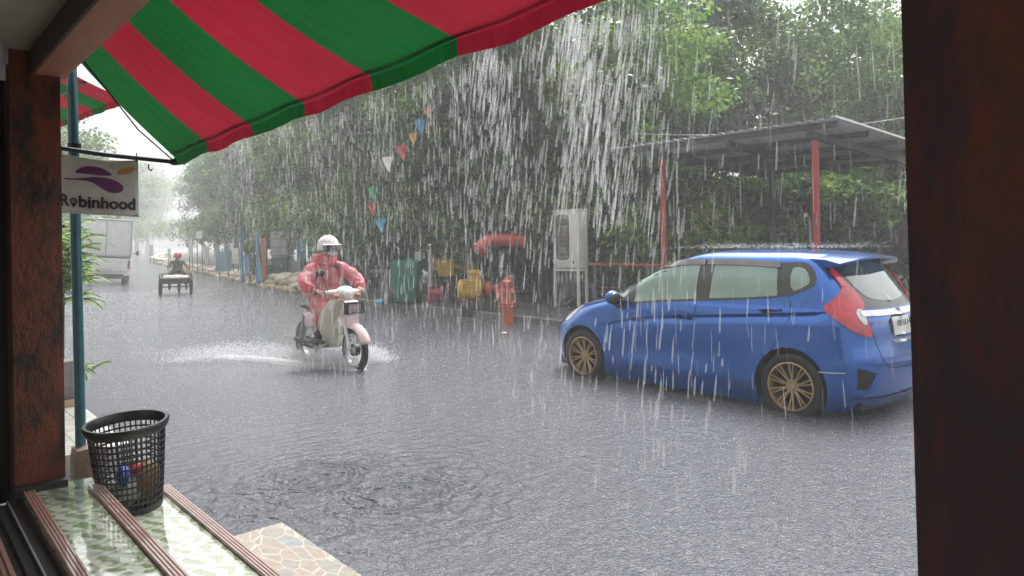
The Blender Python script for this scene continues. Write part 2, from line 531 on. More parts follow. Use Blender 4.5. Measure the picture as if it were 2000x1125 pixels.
wm = MB(); g = [(-60, -60), (220, -60), (220, 300), (-60, 300)]
wm.add([(x, y, 0) for x, y in g], [(0, 1, 2, 3)])
tag(wm.build('flood_water', M['water'], fix=False), 'grey rain-pelted flood water covering the street', 'water', kind='structure')
gm = MB(); gm.add([(x * 2, y * 2, -.25) for x, y in g], [(0, 1, 2, 3)])
tag(gm.build('ground', M['soil'], fix=False), 'ground under the flooded street', 'ground', kind='structure')

# far side: kerb line bends to the right with the street
KX = herm([(-40, 9.3), (0, 9.3), (16, 9.35), (22, 10.1), (34, 12.3), (49, 15.0), (78, 20.5), (150, 45), (260, 90)])
ys = [-40 + 2 * i for i in range(31)] + [24 + 4 * i for i in range(60)]
pv_ = MB(); kb = MB(); so_ = MB()
for i in range(len(ys) - 1):
    a, c = ys[i], ys[i + 1]
    xa, xc = KX(a), KX(c)
    pv_.add([(xa + .15, a, .118), (xa + 2.0, a, .118), (xc + 2.0, c, .118), (xc + .15, c, .118)], [(0, 1, 2, 3)])
    so_.add([(xa + 2.0, a, .118), (xa + 2.0, a, .135), (xa + 120, a, .2), (xc + 120, c, .2), (xc + 2.0, c, .135), (xc + 2., c, .118)], [(0, 1, 4, 5), (1, 2, 3, 4)])
    kb.add([(xa, a, -.2), (xa, a, .10), (xa + .02, a, .122), (xa + .15, a, .122), (xa + .15, a, -.2),
            (xc, c, -.2), (xc, c, .10), (xc + .02, c, .122), (xc + .15, c, .122), (xc + .15, c, -.2)],
           [(0, 1, 6, 5), (1, 2, 7, 6), (2, 3, 8, 7), (3, 4, 9, 8)])
tag(pv_.build('far_pavement', M['asphalt'], fix=False), 'wet concrete pavement beyond the far kerb', 'pavement', kind='structure')
tag(kb.build('kerb', M['kerb'], fix=False), 'low concrete kerb along the far side', 'kerb', kind='structure')
tag(so_.build('verge', M['soil'], fix=False), 'bare wet soil under the trees', 'ground', kind='structure')
# near side pavement past the shop
nm = MB().box((.62, 9.6, .02), (1.5, 7.6, .26), bev=.02)
m, nt, out = newmat('pavement_tiles')
tc = N(nt, 'ShaderNodeTexCoord'); br = N(nt, 'ShaderNodeTexBrick', i_Scale=3.3, i_Mortar_Size=.012); br.offset = 0
br.inputs['Color1'].default_value = (.36, .38, .36, 1); br.inputs['Color2'].default_value = (.3, .3, .26, 1); br.inputs['Mortar'].default_value = (.12, .12, .11, 1)
nt.links.new(tc.outputs['Object'], br.inputs['Vector'])
b = N(nt, 'ShaderNodeBsdfPrincipled', i_Roughness=.12); nt.links.new(br.outputs[0], b.inputs['Base Color']); nt.links.new(b.outputs[0], out.inputs[0])
tag(nm.build('near_pavement', m, smooth=40), 'wet tiled pavement past the shop front', 'pavement', kind='structure')
# ------------------------------------------------------------------ the shop we stand in
def tile_mat(name, pale, green, kx, ky, rough=.06):
    m, nt, out = newmat(name)
    tc = N(nt, 'ShaderNodeTexCoord'); sx = N(nt, 'ShaderNodeSeparateXYZ')
    nz = N(nt, 'ShaderNodeTexNoise', i_Scale=14., i_Detail=3.)
    nt.links.new(tc.outputs['Object'], nz.inputs['Vector'])
    va = N(nt, 'ShaderNodeVectorMath', operation='SCALE'); va.inputs['Scale'].default_value = .06
    nt.links.new(nz.outputs['Color'], va.inputs[0])
    vb = N(nt, 'ShaderNodeVectorMath', operation='ADD')
    nt.links.new(tc.outputs['Object'], vb.inputs[0]); nt.links.new(va.outputs[0], vb.inputs[1])
    nt.links.new(vb.outputs[0], sx.inputs[0])
    def mth(op, a, bb=None):
        q = N(nt, 'ShaderNodeMath', operation=op)
        for i, z in enumerate((a, bb)):
            if z is None: continue
            if isinstance(z, (int, float)): q.inputs[i].default_value = z
            else: nt.links.new(z, q.inputs[i])
        return q.outputs[0]
    x, y = sx.outputs[0], sx.outputs[1]
    zig = mth('PINGPONG', mth('MULTIPLY', y, ky), 1.0)
    t = mth('SINE', mth('ADD', mth('MULTIPLY', x, kx), mth('MULTIPLY', zig, 2.6)))
    t2 = mth('SINE', mth('ADD', mth('MULTIPLY', y, ky * PI), mth('MULTIPLY', x, kx * .25)))
    t = mth('MULTIPLY', t, mth('ADD', mth('MULTIPLY', t2, .75), .55))
    rp = N(nt, 'ShaderNodeValToRGB'); e = rp.color_ramp.elements
    e[0].position, e[1].position = .42, .62; e[0].color, e[1].color = c4(pale), c4(green)
    nt.links.new(mth('ADD', mth('MULTIPLY', t, .5), .5), rp.inputs[0])
    n2 = N(nt, 'ShaderNodeTexNoise', i_Scale=40., i_Detail=5.); nt.links.new(tc.outputs['Object'], n2.inputs['Vector'])
    mx = N(nt, 'ShaderNodeMixRGB', blend_type='MULTIPLY'); mx.inputs[0].default_value = .5
    nt.links.new(rp.outputs[0], mx.inputs[1]); nt.links.new(n2.outputs['Fac'], mx.inputs[2])
    b = N(nt, 'ShaderNodeBsdfPrincipled', i_Roughness=rough); b.inputs['Coat Weight'].default_value = 1; b.inputs['Coat Roughness'].default_value = .03
    n3 = N(nt, 'ShaderNodeTexNoise', i_Scale=9., i_Detail=2.); nt.links.new(tc.outputs['Object'], n3.inputs['Vector'])
    bp = N(nt, 'ShaderNodeBump', i_Strength=.12, i_Distance=.03); nt.links.new(n3.outputs['Fac'], bp.inputs['Height'])
    nt.links.new(bp.outputs[0], b.inputs['Coat Normal'])
    nt.links.new(mx.outputs[0], b.inputs['Base Color']); nt.links.new(b.outputs[0], out.inputs[0])
    return m
M['tile'] = tile_mat('green_tiles', (.60, .66, .58), (.27, .33, .19), 82, 15)
M['soil2'] = mat('stained_concrete', (.2, .13, .09), .5, col2=(.09, .06, .045), scale=6, bump=.4, bscale=30)
M['nosing'] = mat('brown_nosing', (.30, .18, .15), .3, col2=(.2, .115, .095), scale=20, coat=.8)

# steps: two tiled treads with ribbed nosings
st = thing('tiled_steps', 'pale green patterned tile steps with brown ribbed nosings at the shop door', 'steps')
def tread(x0, x1, y0, y1, z, th):
    MB().box(((x0 + x1) / 2, (y0 + y1) / 2, z - th / 2), (x1 - x0, y1 - y0, th), bev=.004).build('tread', M['tile'], st, smooth=40)
tread(.455, .735, -2.0, 3.86, .50, .70)
tread(.7375, 1.085, -2.0, 3.93, .36, .56)
def nosing(x0, x1, y0, y1, z):
    nb = MB(); n = 4; wd = (x1 - x0) / n
    nb.box(((x0 + x1) / 2, (y0 + y1) / 2, z + .002), (x1 - x0, y1 - y0, .012))
    for k in range(n):
        nb.box((x0 + wd * (k + .5), (y0 + y1) / 2, z + .0095), (wd * .66, y1 - y0, .0035), bev=.001)
    nb.build('nosing', M['nosing'], st)
nosing(.46, .505, -2, 3.80, .5025)
nosing(.690, .742, -2, 3.70, .5025)
nosing(1.04, 1.09, -2, 3.93, .3625)

# crazy-paved slab in front
m, nt, out = newmat('flagstones')
tc = N(nt, 'ShaderNodeTexCoord'); mp = N(nt, 'ShaderNodeMapping'); mp.inputs['Scale'].default_value = (1.7, .75, 1); mp.inputs['Rotation'].default_value = (0, 0, .6)
nt.links.new(tc.outputs['Object'], mp.inputs[0])
vo = N(nt, 'ShaderNodeTexVoronoi', i_Scale=8.5); vd = N(nt, 'ShaderNodeTexVoronoi', i_Scale=8.5, feature='DISTANCE_TO_EDGE')
for v in (vo, vd): nt.links.new(mp.outputs[0], v.inputs['Vector'])
rp = N(nt, 'ShaderNodeValToRGB'); e = rp.color_ramp.elements
e[0].color, e[1].color = (.34, .27, .20, 1), (.25, .27, .28, 1); e[0].position, e[1].position = .3, .8
mid = e.new(.55); mid.color = (.3, .26, .2, 1)
nt.links.new(vo.outputs['Color'], rp.inputs[0])
r2 = N(nt, 'ShaderNodeValToRGB'); r2.color_ramp.elements[0].position, r2.color_ramp.elements[1].position = .012, .035
nt.links.new(vd.outputs['Distance'], r2.inputs[0])
mx = N(nt, 'ShaderNodeMixRGB'); nt.links.new(r2.outputs[0], mx.inputs[0]); mx.inputs[1].default_value = (.40, .35, .28, 1)
nn = N(nt, 'ShaderNodeTexNoise', i_Scale=28., i_Detail=6.); nt.links.new(tc.outputs['Object'], nn.inputs[0])
ml = N(nt, 'ShaderNodeMixRGB', blend_type='MULTIPLY'); ml.inputs[0].default_value = .6
nt.links.new(rp.outputs[0], ml.inputs[1]); nt.links.new(nn.outputs['Color'], ml.inputs[2]); nt.links.new(ml.outputs[0], mx.inputs[2])
b = N(nt, 'ShaderNodeBsdfPrincipled', i_Roughness=.3); b.inputs['Coat Weight'].default_value = .5
bp = N(nt, 'ShaderNodeBump', i_Strength=.35, i_Distance=.02); nt.links.new(nn.outputs['Fac'], bp.inputs['Height']); nt.links.new(bp.outputs[0], b.inputs['Normal'])
nt.links.new(mx.outputs[0], b.inputs['Base Color']); nt.links.new(b.outputs[0], out.inputs[0])
fs = MB().prism([(1.0885, -2), (1.612, -2), (1.595, 3.76), (1.0885, 3.73)], lambda u, v, d: Vector((u, v, d)), -.22, .1).build('stone_slab', m)
tag(fs, 'crazy-paved stone slab below the tiled steps', 'paving slab')

# building shell
bd = thing('shop_building', 'dim shop interior with low beige ceiling and timber door lintel', 'building')
MB().box((-1.25, .85, 2.47), (3.54, 6.2, .1)).build('ceiling', M['ceil'], bd)
bm_ = MB(); bm_.box((.588, -.1, 2.395), (.125, 8.4, .15), bev=.004); bm_.build('lintel', M['beam'], bd, smooth=40)
MB().box((.518, -.1, 2.395), (.012, 8.4, .16)).build('lintel_inner_side', M['beamdark'], bd)  # thin, much darker sheet over the inner side of the beam
MB().box((.56, .6, 4.5), (.2, 9.0, 4.04)).build('wall', M['facade'], bd)
MB().box((-3.0, .85, .45), (.12, 6.2, .94)).build('wall', M['wallp'], bd)
MB().box((-3.0, .85, 2.3), (.12, 6.2, .24)).build('wall', M['wallp'], bd)
MB().box((-1.3, 4.0, 1.2), (3.3, .14, 2.44)).build('wall', M['wallp'], bd)
MB().box((-1.3, -2.2, 1.2), (3.3, .14, 2.44)).build('wall', M['wallp'], bd)
MB().box((-1.37, .9, .2), (3.2, 6.05, .4)).build('floor', mat('dark_floor', (.10, .09, .08), .25, scale=4), bd)
sl = MB(); sl.box((.296, .9, .455), (.06, 5.8, .11), bev=.003); sl.build('threshold', M['nosing'], bd)
for k in range(3):
    MB().box((.279 + k * .018, .9, .513), (.009, 5.8, .006)).build('threshold_rib', M['nosing'], bd)
tr = MB(); tr.box((.398, .9, .44), (.116, 5.8, .06)); tr.box((.365, .9, .475), (.006, 5.8, .02)); tr.build('door_track', M['dkmetal'], bd)
MB().box((.405, .9, .48), (.006, 5.8, .014)).build('track_rail', M['steel'], bd)
jb = MB(); jb.box((.36, 3.99, 1.4), (.05, .06, 1.98)); jb.build('door_jamb', M['rust'], bd)
MB().box((.425, 4.06, 1.4), (.1, .05, 1.98)).build('gap_strip', M['dkmetal'], bd)  # dark strip put in for the black gap beside the jamb

# neighbouring shop front beyond the pillar
nb = thing('neighbour_shop', 'neighbouring shop front beyond the rusty door pillar', 'building')
MB().box((-.6, 9.0, 3.2), (2.0, 7.6, 6.7)).build('wall', M['facade'], nb)
MB().box((.41, 8.8, 1.4), (.03, 5.6, 2.2)).build('shutter', M['board'], nb)

# the rest of the row on our side of the street
rw = thing('shophouse_row', 'plain row of shophouses continuing along our side of the street', 'building')
for y0, y1, h in ((-30, -12.1, 7.5), (-12, -2.4, 6.6), (13, 22, 6.8), (22.1, 29, 7.2)):
    xx = .5 if y0 < 0 else (.3 - (y0 - 13) * .02)
    w_ = MB(); w_.box((xx - 4, (y0 + y1) / 2, h / 2), (8, y1 - y0, h)); w_.build('wall', M['facade'], rw)
    for k in range(int((y1 - y0) / 3.0)):
        MB().box((xx + .02, y0 + 1.6 + k * 3.0, 1.25), (.06, 2.4, 2.3)).build('shutter', M['board'], rw)
        MB().box((xx + .02, y0 + 1.6 + k * 3.0, 4.6), (.06, 1.5, 1.3)).build('window', M['dkmetal'], rw)

# pillars
def pillar(c, sz, matl, label, notch=None):
    p = MB(); p.box(c, sz, bev=.008)
    o = p.build('door_pillar', matl, smooth=40)
    return tag(o, label, 'pillar')
lp = pillar((.533, 3.93, 1.42), (.192, .19, 2.08), M['rust'], 'orange-brown rusty pillar left of the shop opening, blackened with mould')
MB().box((.533, 3.9, .46), (.20, .215, .14), bev=.01).build('pillar_base', M['black'], lp, smooth=40)
rpil = thing('door_pillar', 'dark rusty brown pillar close by on the right of the shop opening', 'pillar', (.5, .174, 0)); rpil.rotation_euler = (R(-.85), 0, 0)
q = MB(); q.box((.06, -.0375, 1.2), (.12, .075, 2.5), bev=.004); q.build('pillar_face', M['rustdark'], rpil, smooth=40)
q = MB(); q.box((.058, -.155, 1.2), (.124, .155, 2.5), bev=.005); q.build('pillar_panel', M['rustdark'], rpil, smooth=40)
# small switch on the pillar top at the left edge
sw = thing('wall_bracket', 'small pale bracket fixed high on the left pillar', 'bracket', at(4, 118, 3.05))
MB().box((0, 0, 0), (.02, .03, .16), bev=.004).build('plate', M['board'], sw, smooth=40)
MB().box((.012, -.01, .03), (.014, .02, .09), bev=.003).build('hook', M['steel'], sw, smooth=40)

# ------------------------------------------------------------------ striped awning overhead
def awning(name, label, edge, rise, bounds, first, sag=.03, val=.05, nx=12):
    a = thing(name, label, 'awning')
    can = MB(); va = MB()
    cols = []
    for i in range(len(bounds) - 1):
        y0, y1 = bounds[i], bounds[i + 1]
        ns = 5
        ci = (first + i) % 2
        for j in range(ns):
            ya, yb = y0 + (y1 - y0) * j / ns, y0 + (y1 - y0) * (j + 1) / ns
            can.cur = va.cur = ci
            for k in range(nx):
                P = [rise(yy, t) for yy, t in ((ya, k / nx), (yb, k / nx), (yb, (k + 1) / nx), (ya, (k + 1) / nx))]
                can.add(P, [(0, 1, 2, 3)])
            for r_ in range(3):
                P = []
                for yy, t in ((ya, r_ / 3), (yb, r_ / 3), (yb, (r_ + 1) / 3), (ya, (r_ + 1) / 3)):
                    p = rise(yy, 0)
                    P.append(Vector((p[0] + .006 * t + .006 * math.sin(yy * 17) * t, p[1], p[2] - val * t * (1 + .05 * math.sin(yy * 9)))))
                va.add(P, [(0, 1, 2, 3)])
    can.build('canopy', [M['red_awn'], M['grn_awn']], a, smooth=60)
    va.build('valance', [M['red_awn'], M['grn_awn']], a, smooth=60)
    return a
def rise1(y, t):
    k = .42 + .235 * (y - 1.77)
    z0 = 2.152 + (y - 1.77) * -.029
    s = math.sin(PI * t) * (-.035)
    rip = .006 * math.sin(y * 11 + 3 * t) * (1 - t)
    return Vector((1.31 - .65 * t, y, z0 + .65 * t * max(k, .08) + s + rip + .004 * math.cos(y * 2 * PI / .57) * (1 - t)))
aw = awning('striped_awning', 'red and green striped awning stretched over the shop steps overhead', None, rise1,
            [-1.1, -.53, .05, .62, 1.2, 1.77, 2.28, 2.81, 3.37, 3.97, 4.54], 0)
fr = MB()
fr.tube([rise1(y, 0) + Vector((-.012, 0, .022)) for y in (-1.1, 0, 1, 2, 3, 4, 4.54)], .009, 8)
fr.build('front_bar', M['dkmetal'], aw, smooth=60)
c0 = rise1(4.54, 0)
arm = MB(); arm.tube([(.64, 4.54, 2.095), (.95, 4.54, 2.062), c0 + Vector((.01, 0, -.03))], .013, 8)
for xx in (.75, 1.05, 1.17): arm.tube([(xx, 4.53, 2.055 - (xx - .75) * .08), (xx, 4.53, 2.03 - (xx - .75) * .08), (xx + .012, 4.53, 2.018 - (xx - .75) * .08), (xx + .02, 4.53, 2.03 - (xx - .75) * .08)], .004, 6)
arm.build('arm', M['dkmetal'], aw, smooth=60)
kn = MB(); kn.ell(c0 + Vector((.0, 0, -.03)), (.03, .03, .02)); kn.tube([c0 + Vector((.0, 0, -.03)), c0 + Vector((.05, -.02, -.04)), c0 + Vector((.075, -.03, -.02))], .006, 6); kn.build('joint', M['dkmetal'], aw, smooth=60)
rp_ = MB(); rp_.tube([c0 + Vector((-.01, -.01, -.02)), (1.1, 4.45, 2.2), (.9, 4.36, 2.42), (.72, 4.3, 2.62)], .004, 6); rp_.build('rope', M['dkmetal'], aw, smooth=60)
# neighbour's awning further along
def rise2(y, t):
    f = (y - 5.75) / 2.2
    return Vector((1.31 - .7 * t, y, 2.60 + .13 * f + .7 * t * .52 - .03 * math.sin(PI * t)))
aw2 = awning('striped_awning', 'second red and green awning of the next shop, seen past the teal pole', None, rise2, [5.72, 6.2, 6.68, 7.2, 7.9, 8.6, 9.3], 0)
f2 = MB(); f2.tube([rise2(y, .33) + Vector((0, 0, -.015)) for y in (5.72, 9.3)], .012, 8); f2.build('cross_bar', M['dkmetal'], aw2, smooth=60)

# pole on its concrete stump
po = thing('awning_pole', 'teal painted pole standing in a concrete stump behind the bin', 'pole', (.845, 4.7, 0))
p = MB(); p.tube([(0, 0, .4), (-.008, 0, 1.4), (-.02, 0, 2.62)], [.0275, .0265, .026], 14); p.build('tube', M['teal'], po, smooth=60)
p = MB(); p.tube([(-.012, -.004, 2.09), (-.012, -.004, 2.13)], .034, 14); p.build('clamp', M['dkmetal'], po, smooth=60)
s_ = MB(); s_.box((.035, 0, .22), (.17, .18, .48), bev=.07); s_.build('stump', M['soil2'], po, smooth=40)

# hanging banner
def text_mesh(body, size, bold=0., name='lettering'):
    cu = bpy.data.curves.new('t', 'FONT'); cu.body = body; cu.size = size; cu.offset = bold; cu.extrude = .0012
    o = bpy.data.objects.new('t', cu); COL.objects.link(o)
    dg = bpy.context.evaluated_depsgraph_get(); dg.update()
    me = bpy.data.meshes.new_from_object(o.evaluated_get(dg)); me.name = name
    bpy.data.objects.remove(o); bpy.data.curves.remove(cu)
    return me
def fit_text(body, width, height, matl, name='lettering', bold=0., parent=None, mw=None):
    me = text_mesh(body, 1, bold, name)
    xs = [v.co.x for v in me.vertices]; ys = [v.co.y for v in me.vertices]
    sx, sy = width / (max(xs) - min(xs)), height / (max(ys) - min(ys))
    x0, y0 = min(xs), min(ys)
    for v in me.vertices:
        v.co = Vector(((v.co.x - x0) * sx, (v.co.y - y0) * sy, v.co.z))
    me.materials.clear(); me.materials.append(matl)
    o = link(name, me, parent)
    if mw is not None: o.matrix_local = mw
    return o
ba = thing('hanging_banner', 'grimy white banner with purple leaf emblem hanging from the awning arm', 'banner', (.72, 4.5, 1.74))
BW, BH = .385, .315
def bpt(u, v, d=0):
    sagx = -.018 * math.sin(PI * u) * v
    return Vector((u * BW, .008 * math.sin(u * 7 + v * 2) - .02 * u - d, v * BH + sagx - .02 * u * (1 - v) - .018 * u * v))
bb = MB(); n = 18
for i in range(n):
    for j in range(n):
        bb.add([bpt(i / n, j / n), bpt((i + 1) / n, j / n), bpt((i + 1) / n, (j + 1) / n), bpt(i / n, (j + 1) / n)], [(0, 1, 2, 3)])
bo = bb.build('sheet', M['banner'], ba, smooth=60)
sm = bo.modifiers.new('thick', 'SOLIDIFY'); sm.thickness = .002
purple = mat('print_purple', (.16, .015, .13), .5, col2=(.07, .01, .1), scale=4)
orange = mat('print_orange', (.55, .24, .03), .5, scale=4)
ink = mat('print_black', (.012, .012, .014), .5, scale=4)
def leafshape(pts, matl, name):
    P = chaikin(pts, 3)
    L = MB(); cdt = geometry.delaunay_2d_cdt([Vector(p) for p in P], [], [list(range(len(P)))], 1, 1e-5)
    L.add([bpt(v.x, v.y, .006) for v in cdt[0]], [tuple(f) for f in cdt[2]])
    L.build(name, matl, ba)
leafshape([(.17, .70), (.30, .85), (.48, .87), (.60, .80), (.68, .72), (.50, .71), (.34, .72)], purple, 'emblem_leaf')
leafshape([(.04, .60), (.18, .60), (.36, .66), (.56, .69), (.74, .62), (.82, .50), (.76, .42), (.66, .40), (.54, .46), (.42, .58), (.26, .60), (.10, .57)], purple, 'emblem_leaf')
leafshape([(.70, .75), (.78, .86), (.88, .88), (.98, .86), (.92, .79), (.82, .74)], orange, 'emblem_spark')
def banner_word(body, u0, u1, v0, hgt):
    me = text_mesh(body, 1, .03, 'lettering')
    xs = [v.co.x for v in me.vertices]; x0, x1 = min(xs), max(xs)
    ymin = 0; ymax = .73
    for v in me.vertices:
        u = u0 + (v.co.x - x0) / (x1 - x0) * (u1 - u0)
        vv = v0 + (v.co.y / ymax) * hgt
        v.co = bpt(u, vv, .005 + v.co.z)
    me.materials.clear(); me.materials.append(ink)
    link('lettering', me, ba)
banner_word('R', .03, .135, .13, .20)
banner_word('binhood', .245, .955, .125, .205)
pin = MB(); ptail = MB(); pdot = MB()
ringpts = [(.185 + .042 * math.cos(q), .215 + .058 * math.sin(q)) for q in [2 * PI * k / 20 for k in range(20)]]
inner = [(.185 + .024 * math.cos(q), .215 + .034 * math.sin(q)) for q in [2 * PI * k / 20 for k in range(20)]]
pin.add([bpt(u, v, .0055) for u, v in ringpts + inner], [(i, (i + 1) % 20, (i + 1) % 20 + 20, i + 20) for i in range(20)])
ptail.add([bpt(.152, .18, .0058), bpt(.218, .18, .0058), bpt(.185, .095, .0058)], [(0, 1, 2)])
pdot.add([bpt(.185 + .012 * math.cos(q), .215 + .017 * math.sin(q), .0055) for q in [2 * PI * k / 10 for k in range(10)]], [tuple(range(10))])
pin.build('pin_ring', ink, ba); ptail.build('pin_tail', ink, ba); pdot.build('pin_dot', ink, ba)
for u, v in ((.975, .965), (.97, .03), (.03, .96)):
    ey = MB(); ey.lathe([(.004, -.002), (.008, 0), (.004, .002)], 10, Matrix.Translation(bpt(u, v, .003)) @ Matrix.Rotation(PI / 2, 4, 'X'), True); ey.build('eyelet', M['steel'], ba, smooth=60)
ti = MB(); ti.tube([bpt(.97, .96, .004), bpt(.98, 1.0, .004) + Vector((0, .0, .04))], .003, 5); ti.build('tie', M['dkmetal'], ba); ti = MB(); ti.tube([bpt(.05, .96, .004), bpt(.05, 1.0, 0) + Vector((0, .02, .045))], .003, 5); ti.build('tie', M['dkmetal'], ba)

# ------------------------------------------------------------------ black mesh bin with rubbish
bk = thing('mesh_bin', 'tall black plastic mesh bin on the tiled step', 'bin', (.875, 3.735, .362))
bk.rotation_euler = (R(2), R(-4), .2)
H_, r0, r1 = .392, .125, .160
def rad(z): return r0 + (r1 - r0) * (z / H_) ** .9
ms = MB()
nv, nr = 42, 13
for k in range(nv):
    q = 2 * PI * k / nv
    ms.tube([(rad(z) * math.cos(q), rad(z) * math.sin(q), z) for z in (.0, .1, .2, .3, H_ - .02)], .0034, 5)
for j in range(nr):
    z = .025 + j * (H_ - .055) / (nr - 1)
    ms.lathe([(rad(z) - .0025, z - .004), (rad(z) + .0025, z - .004), (rad(z) + .0025, z + .004), (rad(z) - .0025, z + .004)], 46, None, True)
ms.build('mesh_wall', M['plastic'], bk, smooth=40)
rm = MB(); rm.lathe([(r1 - .006, H_ - .028), (r1 + .006, H_ - .03), (r1 + .016, H_ - .012), (r1 + .02, H_ + .004), (r1 + .014, H_ + .013), (r1 + .002, H_ + .012), (r1 - .004, H_)], 48, None, True)
rm.build('rim', M['plastic'], bk, smooth=50)
bs = MB(); bs.lathe([(0, .004), (r0, .004), (r0 + .004, .0), (r0 + .007, .03), (r0 + .001, .03), (r0 - .002, .012), (0, .012)], 40); bs.build('base', M['plastic'], bk, smooth=40)
rnd = random.Random(4)
tm = {}
for nm, cc in dict(blue=(.03, .1, .5), red=(.5, .04, .04), tan=(.5, .36, .18), white=(.65, .65, .63), brown=(.25, .14, .07), orange=(.55, .25, .06)).items():
    tm[nm] = mat('litter_' + nm, cc, .4, scale=8)
def crumple(name, c, r_, matl, label, cat, grp='litter in the mesh bin'):
    o = MB().ell((0, 0, 0), r_, 12, 8).build(name, matl, smooth=30)
    for v in o.data.vertices:
        v.co *= 1 + rnd.uniform(-.22, .2)
    o.location = Vector((.875, 3.735, .362)) + Vector(c); o.rotation_euler = (rnd.uniform(-.6, .6), rnd.uniform(-.6, .6), rnd.uniform(0, 6))
    return tag(o, label, cat, grp)
crumple('snack_packet', (-.055, -.085, .175), (.035, .025, .045), tm['blue'], 'blue snack packet inside the black mesh bin', 'litter')
crumple('snack_packet', (.0, -.06, .19), (.035, .028, .025), tm['red'], 'red snack packet inside the black mesh bin', 'litter')
crumple('paper_bag', (.06, -.04, .16), (.055, .05, .05), tm['tan'], 'crumpled tan paper bag inside the black mesh bin', 'litter')
crumple('plastic_bag', (-.04, -.05, .1), (.065, .05, .06), tm['white'], 'white plastic bag low in the black mesh bin', 'litter')
crumple('paper_bag', (.045, .0, .08), (.07, .075, .06), tm['brown'], 'brown paper wad at the bottom of the black mesh bin', 'litter')
crumple('fruit_peel', (.03, -.085, .12), (.04, .02, .03), tm['orange'], 'orange peel scrap against the front of the mesh bin', 'litter')

# planter and block on the near pavement
pl = thing('stone_planter', 'pale stone block planter on the near pavement behind the teal pole', 'planter', (1.2, 7.65, .15))
MB().box((0, 0, .2), (.3, .24, .4), bev=.015).build('block', M['kerb'], pl, smooth=40)
MB().box((0, 0, .03), (.38, .3, .06), bev=.01).build('foot', mat('ochre_foot', (.4, .3, .16), .6), pl, smooth=40)
LAMP_POLY = [(.844, 1.338), (.905, 1.337), (1.007, 1.19), (1.094, 1.095), (1.121, 1.018), (1.092, .958), (1.177, .765), (1.09, .764), (.951, .835), (.754, .994), (.832, 1.06), (.943, 1.155), (.916, 1.216)]
LAMP_UP = [(.856, 1.324), (.901, 1.324), (.983, 1.181), (.956, 1.173), (.927, 1.199)]
LAMP_CLR = [(1.037, .992), (1.085, .992), (1.119, .863), (1.067, .871), (1.021, .948)]
def LAMPS(fn, sgn):
    """tail lamp: boomerang from roof to bumper; polygon in (diagonal, height)"""
    def ap(x, y): return .6 * x - .8 * y
    P = LAMP_POLY
    l_ = patch('tail_light', chaikin(P, 1), fn, .012, M['tlred'], step=.03, thick=.014)
    patch('lamp_stripe', chaikin(LAMP_UP, 1), fn, .016, M['tlred2'], l_, step=.03, thick=.006)
    patch('lamp_clear', chaikin(LAMP_CLR, 1), fn, .017, M['tlclear'], l_, step=.03, thick=.006)
# ------------------------------------------------------------------ blue hatchback
CW = herm([(.12,.79),(.2,.82),(.32,.84),(.5,.847),(.7,.845),(.85,.838),(.95,.81),(1.0,.785),(1.2,.715),(1.35,.645),(1.42,.60),(1.465,.53),(1.49,.40),(1.502,.2),(1.506,.05)])
CR = herm([(.12,-1.80),(.22,-1.88),(.4,-1.915),(.55,-1.915),(.68,-1.885),(.85,-1.865),(.98,-1.81),(1.2,-1.66),(1.38,-1.53),(1.43,-1.49),(1.465,-1.40),(1.49,-1.15),(1.502,-.8),(1.506,-.6)])
CF = herm([(.12,1.90),(.25,1.985),(.42,2.03),(.56,2.02),(.68,1.95),(.76,1.86),(.84,1.70),(.91,1.45),(.98,1.13),(1.02,1.0),(1.15,.76),(1.3,.46),(1.42,.16),(1.47,-.04),(1.49,-.2),(1.502,-.45),(1.506,-.55)])
FRz = herm([(.1, .62), (.6, .62), (.8, .75), (.95, .62), (1.02, .42), (1.2, .34), (1.5, .3)])
RRz = herm([(.1, .36), (.6, .34), (.95, .32), (1.2, .26), (1.5, .3)])
ZC0 = .80
def zcrease(y): return .845 - .085 * y - (max(0, y - .3) ** 2) * .25
def zwarp(z, y):
    d = max(-.12, min(.2, zcrease(max(-1.6, min(1.1, y))) - ZC0))
    t = (z - .3) / (ZC0 - .3) if z < ZC0 else (1.0 - z) / (1.0 - ZC0)
    return z + d * max(0, min(1, t))
def zunwarp(z, y):
    a = z
    for _ in range(8): a = z - (zwarp(a, y) - a)
    return a
def crease(zb, y):
    """step in the flank under the shoulder line"""
    f = max(0, min(1, (1.0 - y) / .45)) * max(0, min(1, (y + 1.62) / .15))
    d = zb - ZC0
    e = 0
    if -.085 <= d <= -.012: e = -.036 * (d + .085) / .073
    elif -.012 < d <= 0: e = -.036 * (-d) / .012
    # soft scallop low on the doors
    g = max(0, min(1, (1.0 - abs(y) / 1.0)))
    e2 = -.034 * g * math.exp(-((zb - .46) / .10) ** 2) + .012 * g * math.exp(-((zb - .32) / .035) ** 2)
    return e * f + e2
def sup(a, p): return (1 - max(0, min(1, a)) ** p) ** (1 / p)
def halfw(y, z):
    """half width of the shell at length y, height z"""
    W, yr, yf = CW(z), CR(z), CF(z)
    fr, rr = FRz(z), RRz(z)
    L = yf - yr
    if fr + rr > L * .95: k = L * .95 / (fr + rr); fr *= k; rr *= k
    if y > yf - fr: W *= sup((y - (yf - fr)) / fr, 2.35)
    elif y < yr + rr: W *= sup(((yr + rr) - y) / rr, 2.9)
    mid = (y + .05) / 1.9
    W *= 1 - .022 * mid * mid
    # flared arches
    for ya in (1.265, -1.265):
        dd = math.hypot(y - ya, z - .30)
        W += .016 * math.exp(-((dd - .36) / .06) ** 2) * (1 if z < .85 else 0)
    return max(W + crease(zunwarp(z, y), y), .0)
